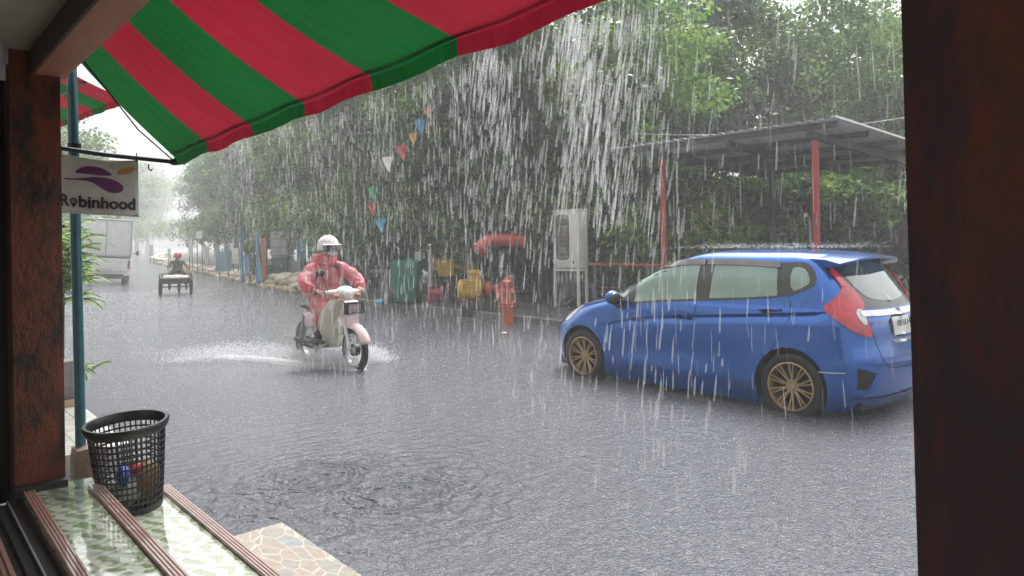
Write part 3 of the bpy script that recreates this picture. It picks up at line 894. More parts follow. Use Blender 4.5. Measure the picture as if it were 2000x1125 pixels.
def side_pt(y, z, off=0.):
    """left flank (towards the shop)"""
    e = .004
    x = halfw(y, z)
    gx = (halfw(y + e, z) - halfw(y - e, z)) / (2 * e); gz = (halfw(y, z + e) - halfw(y, z - e)) / (2 * e)
    # surface x = -halfw ; F = -x - halfw = 0 ; outward gradient (-1, -gy, -gz)
    n = Vector((-1.0, -gx, -gz)).normalized()
    return Vector((-x, y, z)) + n * off
def rear_y(x, z):
    lo, hi = CR(z) - .02, CR(z) + .6
    for _ in range(40):
        m_ = (lo + hi) / 2
        if halfw(m_, z) < abs(x): lo = m_
        else: hi = m_
    return hi
def rear_pt(x, z, off=0.):
    e = .004
    gx = (rear_y(x + e, z) - rear_y(x - e, z)) / (2 * e); gz = (rear_y(x, z + e) - rear_y(x, z - e)) / (2 * e)
    n = Vector((gx, -1, gz)).normalized()
    return Vector((x, rear_y(x, z), z)) + n * off

def paint(name, col):
    m, nt, out = newmat(name)
    b = N(nt, 'ShaderNodeBsdfPrincipled', i_Roughness=.26, i_Metallic=.6)
    b.inputs['Coat Weight'].default_value = 1; b.inputs['Coat Roughness'].default_value = .06
    tc = N(nt, 'ShaderNodeTexCoord')
    no = N(nt, 'ShaderNodeTexNoise', i_Scale=700., i_Detail=2.); nt.links.new(tc.outputs['Object'], no.inputs[0])
    mx = N(nt, 'ShaderNodeMixRGB'); mx.inputs[1].default_value = c4(col); mx.inputs[2].default_value = c4([min(1, x * 1.25 + .004) for x in col])
    nt.links.new(no.outputs['Fac'], mx.inputs[0]); nt.links.new(mx.outputs[0], b.inputs['Base Color'])
    # beads and runs of water on the clear coat
    vo = N(nt, 'ShaderNodeTexVoronoi', i_Scale=55.); nt.links.new(tc.outputs['Object'], vo.inputs['Vector'])
    rp = N(nt, 'ShaderNodeValToRGB'); rp.color_ramp.elements[0].position, rp.color_ramp.elements[1].position = .12, .3
    rp.color_ramp.elements[0].color, rp.color_ramp.elements[1].color = (1, 1, 1, 1), (0, 0, 0, 1)
    nt.links.new(vo.outputs['Distance'], rp.inputs[0])
    mp = N(nt, 'ShaderNodeMapping'); mp.inputs['Scale'].default_value = (30, 30, 3.); nt.links.new(tc.outputs['Object'], mp.inputs[0])
    n2 = N(nt, 'ShaderNodeTexNoise', i_Scale=1.5, i_Detail=3.); nt.links.new(mp.outputs[0], n2.inputs[0])
    ad = N(nt, 'ShaderNodeMath', operation='MULTIPLY_ADD'); ad.inputs[1].default_value = .5
    nt.links.new(rp.outputs[0], ad.inputs[0]); nt.links.new(n2.outputs['Fac'], ad.inputs[2])
    bp = N(nt, 'ShaderNodeBump', i_Strength=.10, i_Distance=.004); nt.links.new(ad.outputs[0], bp.inputs['Height'])
    nt.links.new(bp.outputs[0], b.inputs['Coat Normal'])
    nt.links.new(b.outputs[0], out.inputs[0])
    return m
M['blue'] = paint('blue_metallic', (.002, .092, .39))
M['glass'] = mat('tint_and_sky_glass', (.12, .21, .175), .03, col2=(.17, .28, .23), scale=2.5, coat=1., spec=1.)  # opaque pane; green tint and pale sky reflection both put into the colour
M['rglass'] = mat('rear_glass', (.02, .05, .043), .03, col2=(.03, .07, .06), scale=2.5, coat=1., spec=1.)
M['pillarblk'] = mat('gloss_black_trim', (.02, .02, .022), .25, scale=8, coat=.5)
M['visor'] = mat('smoke_visor', (.15, .13, .13), .2, col2=(.11, .1, .1), scale=5, coat=.6)
M['line'] = mat('panel_gap', (.004, .005, .012), .7)
M['tlred'] = mat('tail_lamp_red', (.55, .012, .03), .1, col2=(.35, .008, .02), scale=14, coat=1.)
M['tlred2'] = mat('tail_lamp_bright', (.75, .05, .09), .1, col2=(.6, .03, .06), scale=14, coat=1.)
M['tlclear'] = mat('lamp_clear', (.62, .62, .6), .12, col2=(.45, .45, .43), scale=20, coat=1.)
M['bronze'] = mat('bronze_alloy', (.52, .37, .22), .32, .6, col2=(.4, .28, .16), scale=9)
M['tyre'] = mat('tyre_rubber', (.018, .018, .019), .55, scale=12, bump=.2)
M['disc'] = mat('dark_wheel_well', (.008, .008, .009), .8)

car = thing('parked_car', 'blue five-door hatchback with bronze wheels parked in the flooded street', 'car', (6.93, 4.658, -.062))
# shell
rows = [.12, .16, .20, .24, .28, .32, .36, .40, .44, .48, .52, .56, .60, .64, .68, .70, .72, .74, .76, .775, .7875, .8, .812, .83, .85, .875, .9, .92, .94, .96, .98, 1.0, 1.03, 1.07, 1.11, 1.15, 1.19, 1.23, 1.27, 1.31, 1.34, 1.37, 1.395, 1.415, 1.43, 1.445, 1.458, 1.47, 1.48, 1.488, 1.495, 1.5, 1.504]
NC, NS, NF = 14, 74, 20
grid = []
def outline(zb):
    pts = []
    def put(yfun):
        z = zb
        for _ in range(3):
            y, xx = yfun(z)
            z = zwarp(zb, y)
        y, xx = yfun(z)
        pts.append(Vector((-(xx if xx is not None else halfw(y, z)), y, z)))
    def corner(front, a):
        def g(z):
            W, yr, yf = CW(z), CR(z), CF(z); fr, rr = FRz(z), RRz(z)
            L = yf - yr
            if fr + rr > L * .95: k = L * .95 / (fr + rr); fr *= k; rr *= k
            r_ = fr if front else rr; p = 2.35 if front else 2.9
            cy_ = math.sin(a) ** (2 / p)
            y = (yf - fr + fr * cy_) if front else (yr + rr - rr * cy_)
            if cy_ > .99999: return y, 0.0
            if cy_ > .93: return y, CW(z) * math.cos(a) ** (2 / p) * (1 - .022 * ((y + .05) / 1.9) ** 2)
            return y, None
        return g
    for k in range(NC): put(corner(False, PI / 2 * (1 - k / NC)))
    for k in range(NS + 1):
        def g(z, k=k):
            W, yr, yf = CW(z), CR(z), CF(z); fr, rr = FRz(z), RRz(z)
            L = yf - yr
            if fr + rr > L * .95: kk = L * .95 / (fr + rr); fr *= kk; rr *= kk
            return (yr + rr) + (yf - fr - yr - rr) * k / NS, None
        put(g)
    for k in range(1, NF + 1): put(corner(True, PI / 2 * k / NF))
    return pts
grid = [outline(z) for z in rows]
nc = len(grid[0])
AR = .338
bmv = bmesh.new()
vv = [[bmv.verts.new(p) for p in r_] for r_ in grid]
axles = (1.265, -1.265)
for i in range(len(rows) - 1):
    for j in range(nc - 1):
        q = (vv[i][j], vv[i][j + 1], vv[i + 1][j + 1], vv[i + 1][j])
        c = sum((v.co for v in q), Vector()) / 4
        if c.x < -.4 and any(math.hypot(c.y - ya, c.z - .31) < AR for ya in axles): continue
        bmv.faces.new(q)
bmesh.ops.delete(bmv, geom=[v for v in bmv.verts if not v.link_faces], context='VERTS')
for v in bmv.verts:                                        # round the arch cut
    if v.is_boundary and v.co.x < -.4 and v.co.z > .13:
        for ya in axles:
            d = Vector((0, v.co.y - ya, v.co.z - .31))
            if d.length < AR + .06:
                d = d.normalized() * AR
                v.co.y, v.co.z = ya + d.y, .31 + d.z
                v.co.x = -halfw(v.co.y, v.co.z)
top = [vv[-1][j] for j in range(nc)]
geo_ = bmesh.ops.duplicate(bmv, geom=bmv.verts[:] + bmv.edges[:] + bmv.faces[:])
for e in geo_['geom']:
    if isinstance(e, bmesh.types.BMVert): e.co.x = -e.co.x
bmesh.ops.remove_doubles(bmv, verts=bmv.verts, dist=.0008)
bd_e = [e for e in bmv.edges if e.is_boundary and all(v.co.z > 1.49 for v in e.verts)]
if bd_e: bmesh.ops.holes_fill(bmv, edges=bd_e, sides=0)
bmesh.ops.recalc_face_normals(bmv, faces=bmv.faces)
if sum(f.normal.z for f in bmv.faces if f.calc_center_median().z > 1.45) < 0: bmesh.ops.reverse_faces(bmv, faces=bmv.faces)
me = bpy.data.meshes.new('body'); bmv.to_mesh(me)
shell_bvh = BVHTree.FromBMesh(bmv); bmv.free()
me.materials.append(M['blue']); me.shade_smooth(); me.set_sharp_from_angle(angle=R(38))
body = link('body', me, car)
# underbody and wheel wells
ub = MB(); ub.box((0, 0, .22), (1.3, 3.6, .16)); ub.box((0, 0, .5), (1.2, 3.3, .5)); ub.build('underbody', M['disc'], car)

def patch(name, poly, fn, off, matl, par=car, step=.03, mirror=False, thick=.008, smooth=35):
    """panel lying on the shell: poly in the surface's own 2-D coordinates"""
    us = [p[0] for p in poly]; vs2 = [p[1] for p in poly]
    dense = []
    n = len(poly)
    for i in range(n):
        a, c = Vector(poly[i]), Vector(poly[(i + 1) % n]); k = max(1, int((c - a).length / step))
        dense += [a + (c - a) * t / k for t in range(k)]
    def inside(x, y):
        r_ = False; j = n - 1
        for i in range(n):
            if (poly[i][1] > y) != (poly[j][1] > y) and x < (poly[j][0] - poly[i][0]) * (y - poly[i][1]) / (poly[j][1] - poly[i][1]) + poly[i][0]: r_ = not r_
            j = i
        return r_
    pts = list(dense)
    x = min(us) + step / 2
    while x < max(us):
        y = min(vs2) + step / 2
        while y < max(vs2):
            if inside(x, y) and min((Vector((x, y)) - d).length for d in dense) > step * .45: pts.append(Vector((x, y)))
            y += step
        x += step
    nb_ = len(dense)
    cdt = geometry.delaunay_2d_cdt(pts, [], [list(range(nb_))], 1, 1e-6)
    V = cdt[0]; F = [tuple(f) for f in cdt[2]]
    out_b = [i for i, o in enumerate(cdt[3]) if any(q < nb_ for q in o)]
    P = [fn(v.x, v.y, off) for v in V]
    mb = MB()
    mb.add(P, F)
    # rim down to the shell
    order = {}
    for i, o in enumerate(cdt[3]):
        for q in o:
            if q < nb_: order[q] = i
    ring_ = [order[k] for k in range(nb_) if k in order]
    low = [fn(V[i].x, V[i].y, off - thick) for i in ring_]
    hi_ = [P[i] for i in ring_]
    k = len(ring_)
    mb.add(hi_ + low, [(i, (i + 1) % k, (i + 1) % k + k, i + k) for i in range(k)])
    if mirror:
        b0 = len(mb.v)
        mb.add([(-v[0], v[1], v[2]) for v in mb.v], [tuple(f) for f in mb.f])
    return mb.build(name, matl, par, smooth=smooth)
def both(name, poly, off, matl, par=car, **k):
    """one panel on each flank, each a part of its own"""
    a = patch(name, poly, side_pt, off, matl, par, **k)
    b_ = patch(name, poly, lambda y, z, o: Vector((-1, 1, 1)) * side_pt(y, z, o), off, matl, par, **k)
    return a, b_
def ribbon(path, fn, width, off):
    mb = MB(); P = [Vector(p) for p in path]
    D = []
    for i in range(len(P) - 1):
        k = max(1, int((P[i + 1] - P[i]).length / .025))
        D += [P[i] + (P[i + 1] - P[i]) * t / k for t in range(k)]
    D.append(P[-1]); L = []
    for i, p in enumerate(D):
        t = (D[min(i + 1, len(D) - 1)] - D[max(0, i - 1)]).normalized(); nn_ = Vector((-t.y, t.x)) * width / 2
        L.append(fn(p.x + nn_.x, p.y + nn_.y, off)); L.append(fn(p.x - nn_.x, p.y - nn_.y, off))
    mb.add(L, [(2 * i, 2 * i + 1, 2 * i + 3, 2 * i + 2) for i in range(len(D) - 1)])
    return mb
# glasshouse
dlo = chaikin([(1.0, 1.0), (.80, 1.105), (.55, 1.25), (.2, 1.365), (-.277, 1.405), (-.7, 1.40), (-1.09, 1.385), (-1.15, 1.385), (-1.28, 1.40), (-1.39, 1.35), (-1.465, 1.21), (-1.36, 1.145), (-1.2, 1.08), (-.6, 1.025), (-.255, 1.0), (.2, .965), (.557, .93), (.7, .945)], 1)
both('window_surround', dlo, .003, M['pillarblk'])
for s_fn in (0, 1):
    f_ = side_pt if s_fn == 0 else (lambda y, z, o: Vector((-1, 1, 1)) * side_pt(y, z, o))
    patch('window', ([(.515, .955), (.54, 1.165), (.4, 1.235), (.27, 1.288), (.13, 1.318), (-.0, 1.338), (-.215, 1.355), (-.235, 1.02), (.2, .985)]), f_, .0055, M['glass'], step=.04)
    patch('window', ([(-.385, 1.355), (-.75, 1.355), (-1.035, 1.342), (-1.06, 1.325), (-1.105, 1.10), (-1.09, 1.088), (-.8, 1.06), (-.40, 1.033)]), f_, .0055, M['glass'], step=.04)
    patch('quarter_window', chaikin([(-1.19, 1.335), (-1.27, 1.35), (-1.345, 1.32), (-1.40, 1.215), (-1.34, 1.17), (-1.23, 1.125)], 1), f_, .0055, M['glass'], step=.03)
    patch('quarter_window', chaikin([(.88, 1.01), (.79, 1.08), (.64, 1.155), (.635, 1.0), (.72, .985)], 1), f_, .0055, M['glass'], step=.03)
    patch('rain_visor', [(.56, 1.215), (.2, 1.362), (-.06, 1.398), (-.268, 1.405), (-.272, 1.35), (0, 1.342), (.24, 1.305), (.545, 1.185)], f_, .016, M['visor'], step=.03, thick=.012)
    patch('rain_visor', [(-.30, 1.405), (-.7, 1.405), (-1.08, 1.388), (-1.09, 1.335), (-.7, 1.352), (-.30, 1.352)], f_, .016, M['visor'], step=.03, thick=.012)
    # shut lines
    door = ribbon(chaikin([(.74, .94), (.775, .80), (.785, .65), (.79, .45), (.78, .27)], 2, False), f_, .007, .0012)
    for pth in ([(-.268, 1.0), (-.258, .75), (-.24, .5), (-.235, .30), (-.24, .235)],
                [(-1.215, 1.09), (-1.255, .99), (-1.235, .84), (-1.12, .64), (-1.0, .50), (-.955, .40), (-.945, .30)],
                [(.78, .25), (.3, .238), (-.3, .232), (-.945, .27)]):
        r_ = ribbon(chaikin(pth, 2, False), f_, .007, .0012); door.add(r_.v, r_.f)
    circ = [(-1.415 + .063 * math.cos(2 * PI * k / 24), 1.0 + .063 * math.sin(2 * PI * k / 24)) for k in range(25)]
    if s_fn == 0: r_ = ribbon(circ, f_, .004, .0012); door.add(r_.v, r_.f)
    door.build('panel_gap', M['line'], car)
    sgn = -1 if s_fn == 0 else 1
    for yc, zc in ((-.07, .868), (-1.05, .968)):
        h_ = patch('door_handle', chaikin([(yc + .125, zc - .018), (yc + .115, zc + .012), (yc, zc + .026), (yc - .115, zc + .018), (yc - .125, zc - .012), (yc, zc - .006)], 2), f_, .026, M['blue'], step=.02, thick=.02)
        patch('handle_recess', chaikin([(yc + .1, zc - .01), (yc + .06, zc + .03), (yc - .06, zc + .036), (yc - .1, zc), (yc - .05, zc - .042), (yc + .05, zc - .046)], 2), f_, .0016, M['line'], h_, step=.02, thick=.002)
    # sill skirt
    patch('side_skirt', [(.83, .27), (.82, .11), (-.93, .11), (-.945, .27), (-.3, .215), (.3, .215)], f_, .014, M['blue'], step=.04, thick=.016)
    patch('side_marker', [(-1.53, .47), (-1.53, .462), (-1.74, .47), (-1.74, .478)], f_, .003, M['tlclear'], step=.03)
    # mirror
    mi = MB(); mc = Vector((sgn * .93, .67, .985))
    mi.ell(mc + Vector((sgn * .0, .045, .012)), (.105, .06, .075), 16, 10); mo = mi.build('wing_mirror', M['blue'], car, smooth=60)
    ma = MB(); ma.ell(mc + Vector((0, -.005, 0)), (.10, .035, .07), 14, 8); ma.box(mc + Vector((-sgn * .08, .01, -.06)), (.12, .05, .09), bev=.015); ma.build('mirror_arm', M['pillarblk'], mo, smooth=60)
    # headlamp
    patch('headlight', chaikin([(1.62, .69), (1.52, .78), (1.42, .85), (1.34, .865), (1.42, .77), (1.55, .665)], 1), f_, .005, M['tlclear'], step=.03)
# arches: dark lips and liners
for sx in (-1, 1):
    for ya in axles:
        li = MB(); prof = []
        na = 28
        for k in range(na + 1):
            q = -.25 + (PI + .5) * k / na
            yy, zz = ya + AR * math.cos(q), .31 + AR * math.sin(q)
            xo = halfw(yy, max(zz, .13))
            prof.append([Vector((sx * (xo + .001), yy, zz)), Vector((sx * (xo - .25), ya + (AR + .01) * math.cos(q), .31 + (AR + .01) * math.sin(q)))])
        for k in range(na):
            li.add([prof[k][0], prof[k + 1][0], prof[k + 1][1], prof[k][1]], [(0, 1, 2, 3)])
        li.build('arch_liner', M['disc'], car)
# wheels
def wheel(sx, ya):
    wt = bpy.data.objects.new('wheel', None); COL.objects.link(wt); wt.parent = car; wt.empty_display_size = .1
    wt.location = (sx * .735, ya, .30)
    wt.rotation_euler = (0, R(90) if sx > 0 else R(-90), 0)     # local +Z points outward
    t = MB()
    t.lathe([(.215, .085), (.235, .098), (.27, .098), (.292, .085), (.30, .06), (.30, -.08), (.28, -.1), (.22, -.1)], 48)
    t.build('tyre', M['tyre'], wt, smooth=40)
    r_ = MB()
    r_.lathe([(.218, .102), (.206, .106), (.198, .09), (.192, .03), (.19, -.06), (.2, -.06), (.215, .06)], 48, None, True)
    ns = 10
    for k in range(ns):
        for dq in (-.10, .10):
            q = 2 * PI * k / ns + dq
            p0 = Vector((.052 * math.cos(q - dq * .5), .052 * math.sin(q - dq * .5), .062)); p1 = Vector((.2 * math.cos(q), .2 * math.sin(q), .082))
            r_.tube([p0, p0.lerp(p1, .5) + Vector((0, 0, .002)), p1], [.0095, .0085, .009], 6)
    r_.lathe([(0, .075), (.03, .075), (.036, .066), (.06, .066), (.064, .055), (.064, .02), (0, .02)], 32)
    for k in range(4):
        q = 2 * PI * k / 4 + .4
        r_.lathe([(0, .072), (.008, .072), (.008, .06)], 8, Matrix.Translation((.047 * math.cos(q), .047 * math.sin(q), .002)))
    r_.build('rim', M['bronze'], wt, smooth=35)
    d = MB(); d.lathe([(0, -.02), (.2, -.02), (.2, -.03), (0, -.03)], 32); d.build('brake', M['disc'], wt)
for sx in (-1, 1):
    for ya in axles: wheel(sx, ya)
# tail: glass, spoiler, lamps, bumper
patch('rear_surround', chaikin([(-.60, 1.36), (-.575, 1.2), (-.545, 1.0), (-.3, .985), (0, .98), (.3, .985), (.545, 1.0), (.575, 1.2), (.60, 1.36)], 1), rear_pt, .003, M['pillarblk'], step=.05)
patch('rear_window', chaikin([(-.47, 1.36), (-.45, 1.2), (-.38, 1.075), (-.2, 1.045), (0, 1.035), (.2, 1.045), (.38, 1.075), (.45, 1.2), (.47, 1.36)], 1), rear_pt, .006, M['rglass'], step=.05)
patch('garnish', [(-.585, .975), (-.3, .968), (0, .965), (.3, .968), (.585, .975), (.58, .93), (.3, .92), (0, .915), (-.3, .92), (-.58, .93)], rear_pt, .02, M['chrome'], step=.04, thick=.02)
sp = MB(); cols_ = []
for k in range(25):
    x = -.60 + 1.2 * k / 24; a = abs(x / .60)
    yb = -1.71 + .10 * a ** 2.5; zt = 1.465 - .055 * a ** 2.2
    zr = 1.475 - .06 * a ** 2
    cols_.append([Vector((x * .96, -1.22, zr + .012)), Vector((x, -1.48, zt + .006)), Vector((x, yb, zt - .028)), Vector((x, yb + .012, zt - .05)), Vector((x * .97, -1.5, zt - .065)), Vector((x * .95, -1.3, zr - .06))])
for k in range(24):
    for j in range(6):
        sp.add([cols_[k][j], cols_[k + 1][j], cols_[k + 1][(j + 1) % 6], cols_[k][(j + 1) % 6]], [(0, 1, 2, 3)])
for e in (0, 24): sp.add(cols_[e], [tuple(range(6))])
sp.build('spoiler', M['blue'], car, smooth=40)
for sgn in (-1, 1):
    # lamps wrap the corner: cast along the diagonal onto the shell
    D = Vector((.8, .6, 0)); Pp = Vector((.6, -.8, 0))
    def lamp_pt(a, z, off, sgn=sgn):
        o = Pp * a + Vector((0, 0, z)) - D * 6
        loc, nn_, _, _ = shell_bvh.ray_cast(o, D)
        if loc is None: loc, nn_ = Vector((-.6, -1.8, z)), Vector((-.7, -.7, 0))
        if nn_.dot(D) > 0: nn_ = -nn_
        p = loc + nn_ * off
        return Vector((p.x if sgn < 0 else -p.x, p.y, p.z))
    LAMPS(lamp_pt, sgn)
    patch('bumper_vent', [(sgn * .72, .51), (sgn * .50, .455), (sgn * .60, .325), (sgn * .72, .335)], rear_pt, .002, M['disc'], step=.03, thick=.004)
    patch('bumper_fin', [(sgn * .54, .455), (sgn * .49, .445), (sgn * .575, .315), (sgn * .635, .32)], rear_pt, .012, M['blue'], step=.03, thick=.012)
    g_ = ribbon(chaikin([(sgn * .545, .93), (sgn * .50, .78), (sgn * .455, .62), (sgn * .40, .51), (sgn * .28, .478), (0, .465)], 2, False), rear_pt, .007, .0014)
    g_.build('panel_gap', M['line'], car)
patch('plate_recess', chaikin([(-.24, .915), (-.2, .73), (.2, .73), (.24, .915)], 1), rear_pt, .002, M['line'], step=.04, thick=.004)
pk = patch('number_plate', [(-.17, .90), (-.17, .745), (.17, .745), (.17, .90)], rear_pt, .012, M['white'], step=.05, thick=.01)
PM = Matrix.Translation((-.135, rear_y(0, .84) - .0145, .825)) @ Matrix.Rotation(PI / 2 - .12, 4, 'X')
fit_text('10 8114', .27, .055, ink, 'lettering', .01, pk, PM)
patch('lower_handle', chaikin([(-.2, .71), (0, .715), (.2, .71), (.2, .685), (0, .68), (-.2, .685)], 1), rear_pt, .012, M['chrome'], step=.04, thick=.012)
r_ = ribbon([(-.72, .25), (-.4, .24), (0, .235), (.4, .24), (.72, .25)], rear_pt, .012, .004); r_.build('bumper_line', M['line'], car)
bg_ = fit_text('JAZZ', .17, .032, M['chrome'], 'lettering', .02, car)
bg_.matrix_local = Matrix.Translation((-.50, rear_y(-.42, .87) - .006, .862)) @ Matrix.Rotation(-.14, 4, 'Z') @ Matrix.Rotation(PI / 2 - .06, 4, 'X')
# windscreen and wipers, front grille (far side of the car from here)
def front_pt(x, z, off=0.):
    lo, hi = CF(z) - .6, CF(z) + .02
    for _ in range(36):
        m_ = (lo + hi) / 2
        if halfw(m_, z) > abs(x): lo = m_
        else: hi = m_
    return Vector((x, lo + off * .6, z + off * .8))
patch('windscreen', chaikin([(-.60, 1.02), (-.50, 1.39), (0, 1.43), (.50, 1.39), (.60, 1.02), (0, 1.0)], 1), front_pt, .006, M['rglass'], step=.06)
patch('grille', chaikin([(-.45, .68), (-.3, .60), (.3, .60), (.45, .68), (.2, .70), (-.2, .70)], 1), front_pt, .006, M['pillarblk'], step=.05)
# ------------------------------------------------------------------ skinned figures
def skin_obj(name, chains, matl, parent, sub=2, disp=0., dscale=.1):
    """chains: list of [(point, (rx, ry)) ...]; a first point given as an index joins an earlier vertex"""
    vs, es, rs = [], [], []
    for ch in chains:
        prev = None
        for it in ch:
            if isinstance(it, int): prev = it; continue
            p, r_ = it
            vs.append(Vector(p)); rs.append(r_ if hasattr(r_, '__len__') else (r_, r_))
            if prev is not None: es.append((prev, len(vs) - 1))
            prev = len(vs) - 1
    me = bpy.data.meshes.new(name); me.from_pydata(vs, es, [])
    o = link(name, me, parent); me.materials.append(matl)
    sk = o.modifiers.new('skin', 'SKIN'); sk.use_smooth_shade = True; sk.branch_smoothing = .6
    d = me.skin_vertices[0].data
    for i, r_ in enumerate(rs): d[i].radius = r_; d[i].use_root = (i == 0)
    if sub:
        ss = o.modifiers.new('sub', 'SUBSURF'); ss.levels = sub; ss.render_levels = sub
    if disp:
        tx = bpy.data.textures.new(name + '_folds', 'CLOUDS'); tx.noise_scale = dscale
        dm = o.modifiers.new('folds', 'DISPLACE'); dm.texture = tx; dm.strength = disp; dm.mid_level = .5
    # bake to a plain mesh
    dg = bpy.context.evaluated_depsgraph_get(); dg.update()
    me2 = bpy.data.meshes.new_from_object(o.evaluated_get(dg)); me2.name = name
    if not me2.materials: me2.materials.append(matl)
    o.modifiers.clear(); o.data = me2; me2.shade_smooth()
    return o

def hand_chains(wrist_idx, wrist, fwd, out, curl, s=1.0):
    """palm plus four fingers wrapped round a grip and a thumb; fwd towards knuckles, out along the grip, curl down"""
    fwd, out, curl = Vector(fwd).normalized(), Vector(out).normalized(), Vector(curl).normalized()
    ch = []
    for k in range(4):
        b0 = Vector(wrist) + fwd * .06 * s + out * (.03 - .02 * k) * s
        ln = (.9, 1.05, 1.0, .8)[k]
        ch.append([wrist_idx, (b0, .011 * s), (b0 + fwd * .035 * ln * s + curl * .012 * s, .0095 * s), (b0 + fwd * .045 * ln * s + curl * .042 * s, .0085 * s), (b0 + fwd * .02 * s + curl * .06 * s, .0075 * s)])
    t0 = Vector(wrist) + fwd * .025 * s + out * .042 * s
    ch.append([wrist_idx, (t0, .011 * s), (t0 + fwd * .03 * s + curl * .02 * s, .0095 * s), (t0 + fwd * .045 * s + curl * .045 * s - out * .012, .008 * s)])
    return ch

def wheel_mb(r_, tw, spokes=18, n=40):
    """tyre, rim+spokes in the YZ plane, axle along X"""
    Q = Matrix.Rotation(PI / 2, 4, 'Y')
    t = MB(); t.lathe([(r_ - tw * 1.3, -tw * .5), (r_ - tw * .4, -tw * .62), (r_, -tw * .3), (r_, tw * .3), (r_ - tw * .4, tw * .62), (r_ - tw * 1.3, tw * .5)], n, Q, True)
    s = MB(); s.lathe([(r_ - tw * 1.35, -tw * .42), (r_ - tw * 1.05, -tw * .5), (r_ - tw * 1.05, tw * .5), (r_ - tw * 1.35, tw * .42)], n, Q, True)
    for k in range(spokes):
        q = 2 * PI * k / spokes; a = 1 if k % 2 else -1
        s.tube([(a * tw * .4, .03 * math.cos(q + .3 * a), .03 * math.sin(q + .3 * a)), (0, (r_ - tw * 1.2) * math.cos(q), (r_ - tw * 1.2) * math.sin(q))], max(.0022, r_ * .007), 5)
    s.lathe([(.0, -.05), (.035, -.05), (.045, -.03), (.045, .03), (.035, .05), (0, .05)], 20, Q)
    return t, s

# ------------------------------------------------------------------ small motorcycle
bike = thing('motorcycle', 'small cream and pale pink step-through motorcycle ploughing through the flood water', 'motorcycle', (4.47, 8.87, -.05), PI + .02)
WR = .285
def bike_wheel(y, steer=0):
    wt = bpy.data.objects.new('wheel', None); COL.objects.link(wt); wt.parent = bike; wt.location = (0, y, WR); wt.empty_display_size = .1
    wt.rotation_euler = (0, 0, steer)
    t, s = wheel_mb(WR, .062); t.build('tyre', M['tyre'], wt, smooth=50); s.build('rim', M['steel'], wt, smooth=40)
    d = MB(); d.lathe([(0, -.035), (.075, -.035), (.075, .035), (0, .035)], 24, Matrix.Rotation(PI / 2, 4, 'Y')); d.build('hub', M['dkmetal'], wt, smooth=40)
bike_wheel(.60); bike_wheel(-.60)
f_ = MB()
for sx in (-1, 1):
    f_.tube([(sx * .075, .60, WR), (sx * .075, .52, .50), (sx * .07, .44, .70)], [.024, .024, .026], 10)
f_.tube([(0, .44, .7), (0, .36, .95)], .03, 10); f_.build('fork', M['white'], bike, smooth=50)
def arc_shell(y0, z0, r_, a0, a1, w0, w1, dz=.05, n=16, m=8):
    mb = MB(); g = []
    for i in range(n + 1):
        q = a0 + (a1 - a0) * i / n; w_ = w0 + (w1 - w0) * i / n
        row = []
        for j in range(m + 1):
            u = -1 + 2 * j / m
            rr = r_ - dz * u * u
            row.append(Vector((u * w_, y0 + rr * math.cos(q), z0 + rr * math.sin(q))))
        g.append(row)
    for i in range(n):
        for j in range(m): mb.add([g[i][j], g[i + 1][j], g[i + 1][j + 1], g[i][j + 1]], [(0, 1, 2, 3)])
    return mb
def solid(o, t):
    md = o.modifiers.new('thick', 'SOLIDIFY'); md.thickness = t; md.offset = 0
    return o
solid(arc_shell(.60, WR, .335, R(18), R(150), .075, .085, .06).build('front_fender', M['pinkp'], bike, smooth=50), .006)
solid(arc_shell(-.60, WR, .345, R(30), R(205), .08, .075, .05).build('rear_fender', M['pinkp'], bike, smooth=50), .006)
fs_ = MB(); fs_.box((0, .50, .635), (.17, .13, .16), bev=.03); fs_.build('fender_side', M['pinkp'], bike, smooth=50)
# leg shields
ls = MB(); g = []
for i in range(15):
    t = i / 14
    z = .90 - .60 * t; yc = .40 - .20 * t - .05 * math.sin(PI * t); wd = .13 + .14 * math.sin(PI * min(1, t * 1.1 + .05)) ** .7
    if t > .85: wd *= 1 - (t - .85) * 2.2
    g.append([Vector((u * wd, yc - .10 * abs(u) ** 2.2, z)) for u in [-1 + 2 * j / 12 for j in range(13)]])
for i in range(14):
    for j in range(12): ls.add([g[i][j], g[i + 1][j], g[i + 1][j + 1], g[i][j + 1]], [(0, 1, 2, 3)])
solid(ls.build('leg_shield', M['cream'], bike, smooth=50), .012)
fp = MB(); fp.box((0, .475, .79), (.2, .07, .21), Matrix.Rotation(R(-18), 3, 'X'), bev=.025); fp.build('front_cover', M['pinkp'], bike, smooth=50)
bkt = MB()
bkt.box((0, .57, .80), (.25, .012, .15), Matrix.Rotation(R(-14), 3, 'X'), bev=.003)
for k in range(5): bkt.tube([(-.13, .60 - k * .003, .74 + k * .032), (.13, .60 - k * .003, .74 + k * .032)], .005, 6)
for sx in (-1, 1): bkt.tube([(sx * .13, .60, .73), (sx * .13, .58, .88), (sx * .11, .46, .9)], .007, 6)
bkt.build('front_rack', M['dkmetal'], bike, smooth=40)
npk = MB(); npk.box((0, .603, .80), (.17, .004, .10), Matrix.Rotation(R(-8), 3, 'X')); npk.build('front_plate', mat('dim_plate', (.33, .27, .28), .5, scale=12), bike)
hb = MB(); hb.ell((0, .36, .985), (.13, .12, .085), 18, 12); 
for sx in (-1, 1): hb.tube([(sx * .05, .35, .985), (sx * .16, .32, .99), (sx * .23, .28, .99)], [.055, .045, .03], 12, flat=.8)
hb.build('handlebar_cowl', M['white'], bike, smooth=60)
hl = MB(); hl.ell((0, .455, .965), (.082, .035, .06), 18, 10); hl.build('headlight', mat('head_glass', (.7, .7, .66), .08, coat=1), bike, smooth=60)
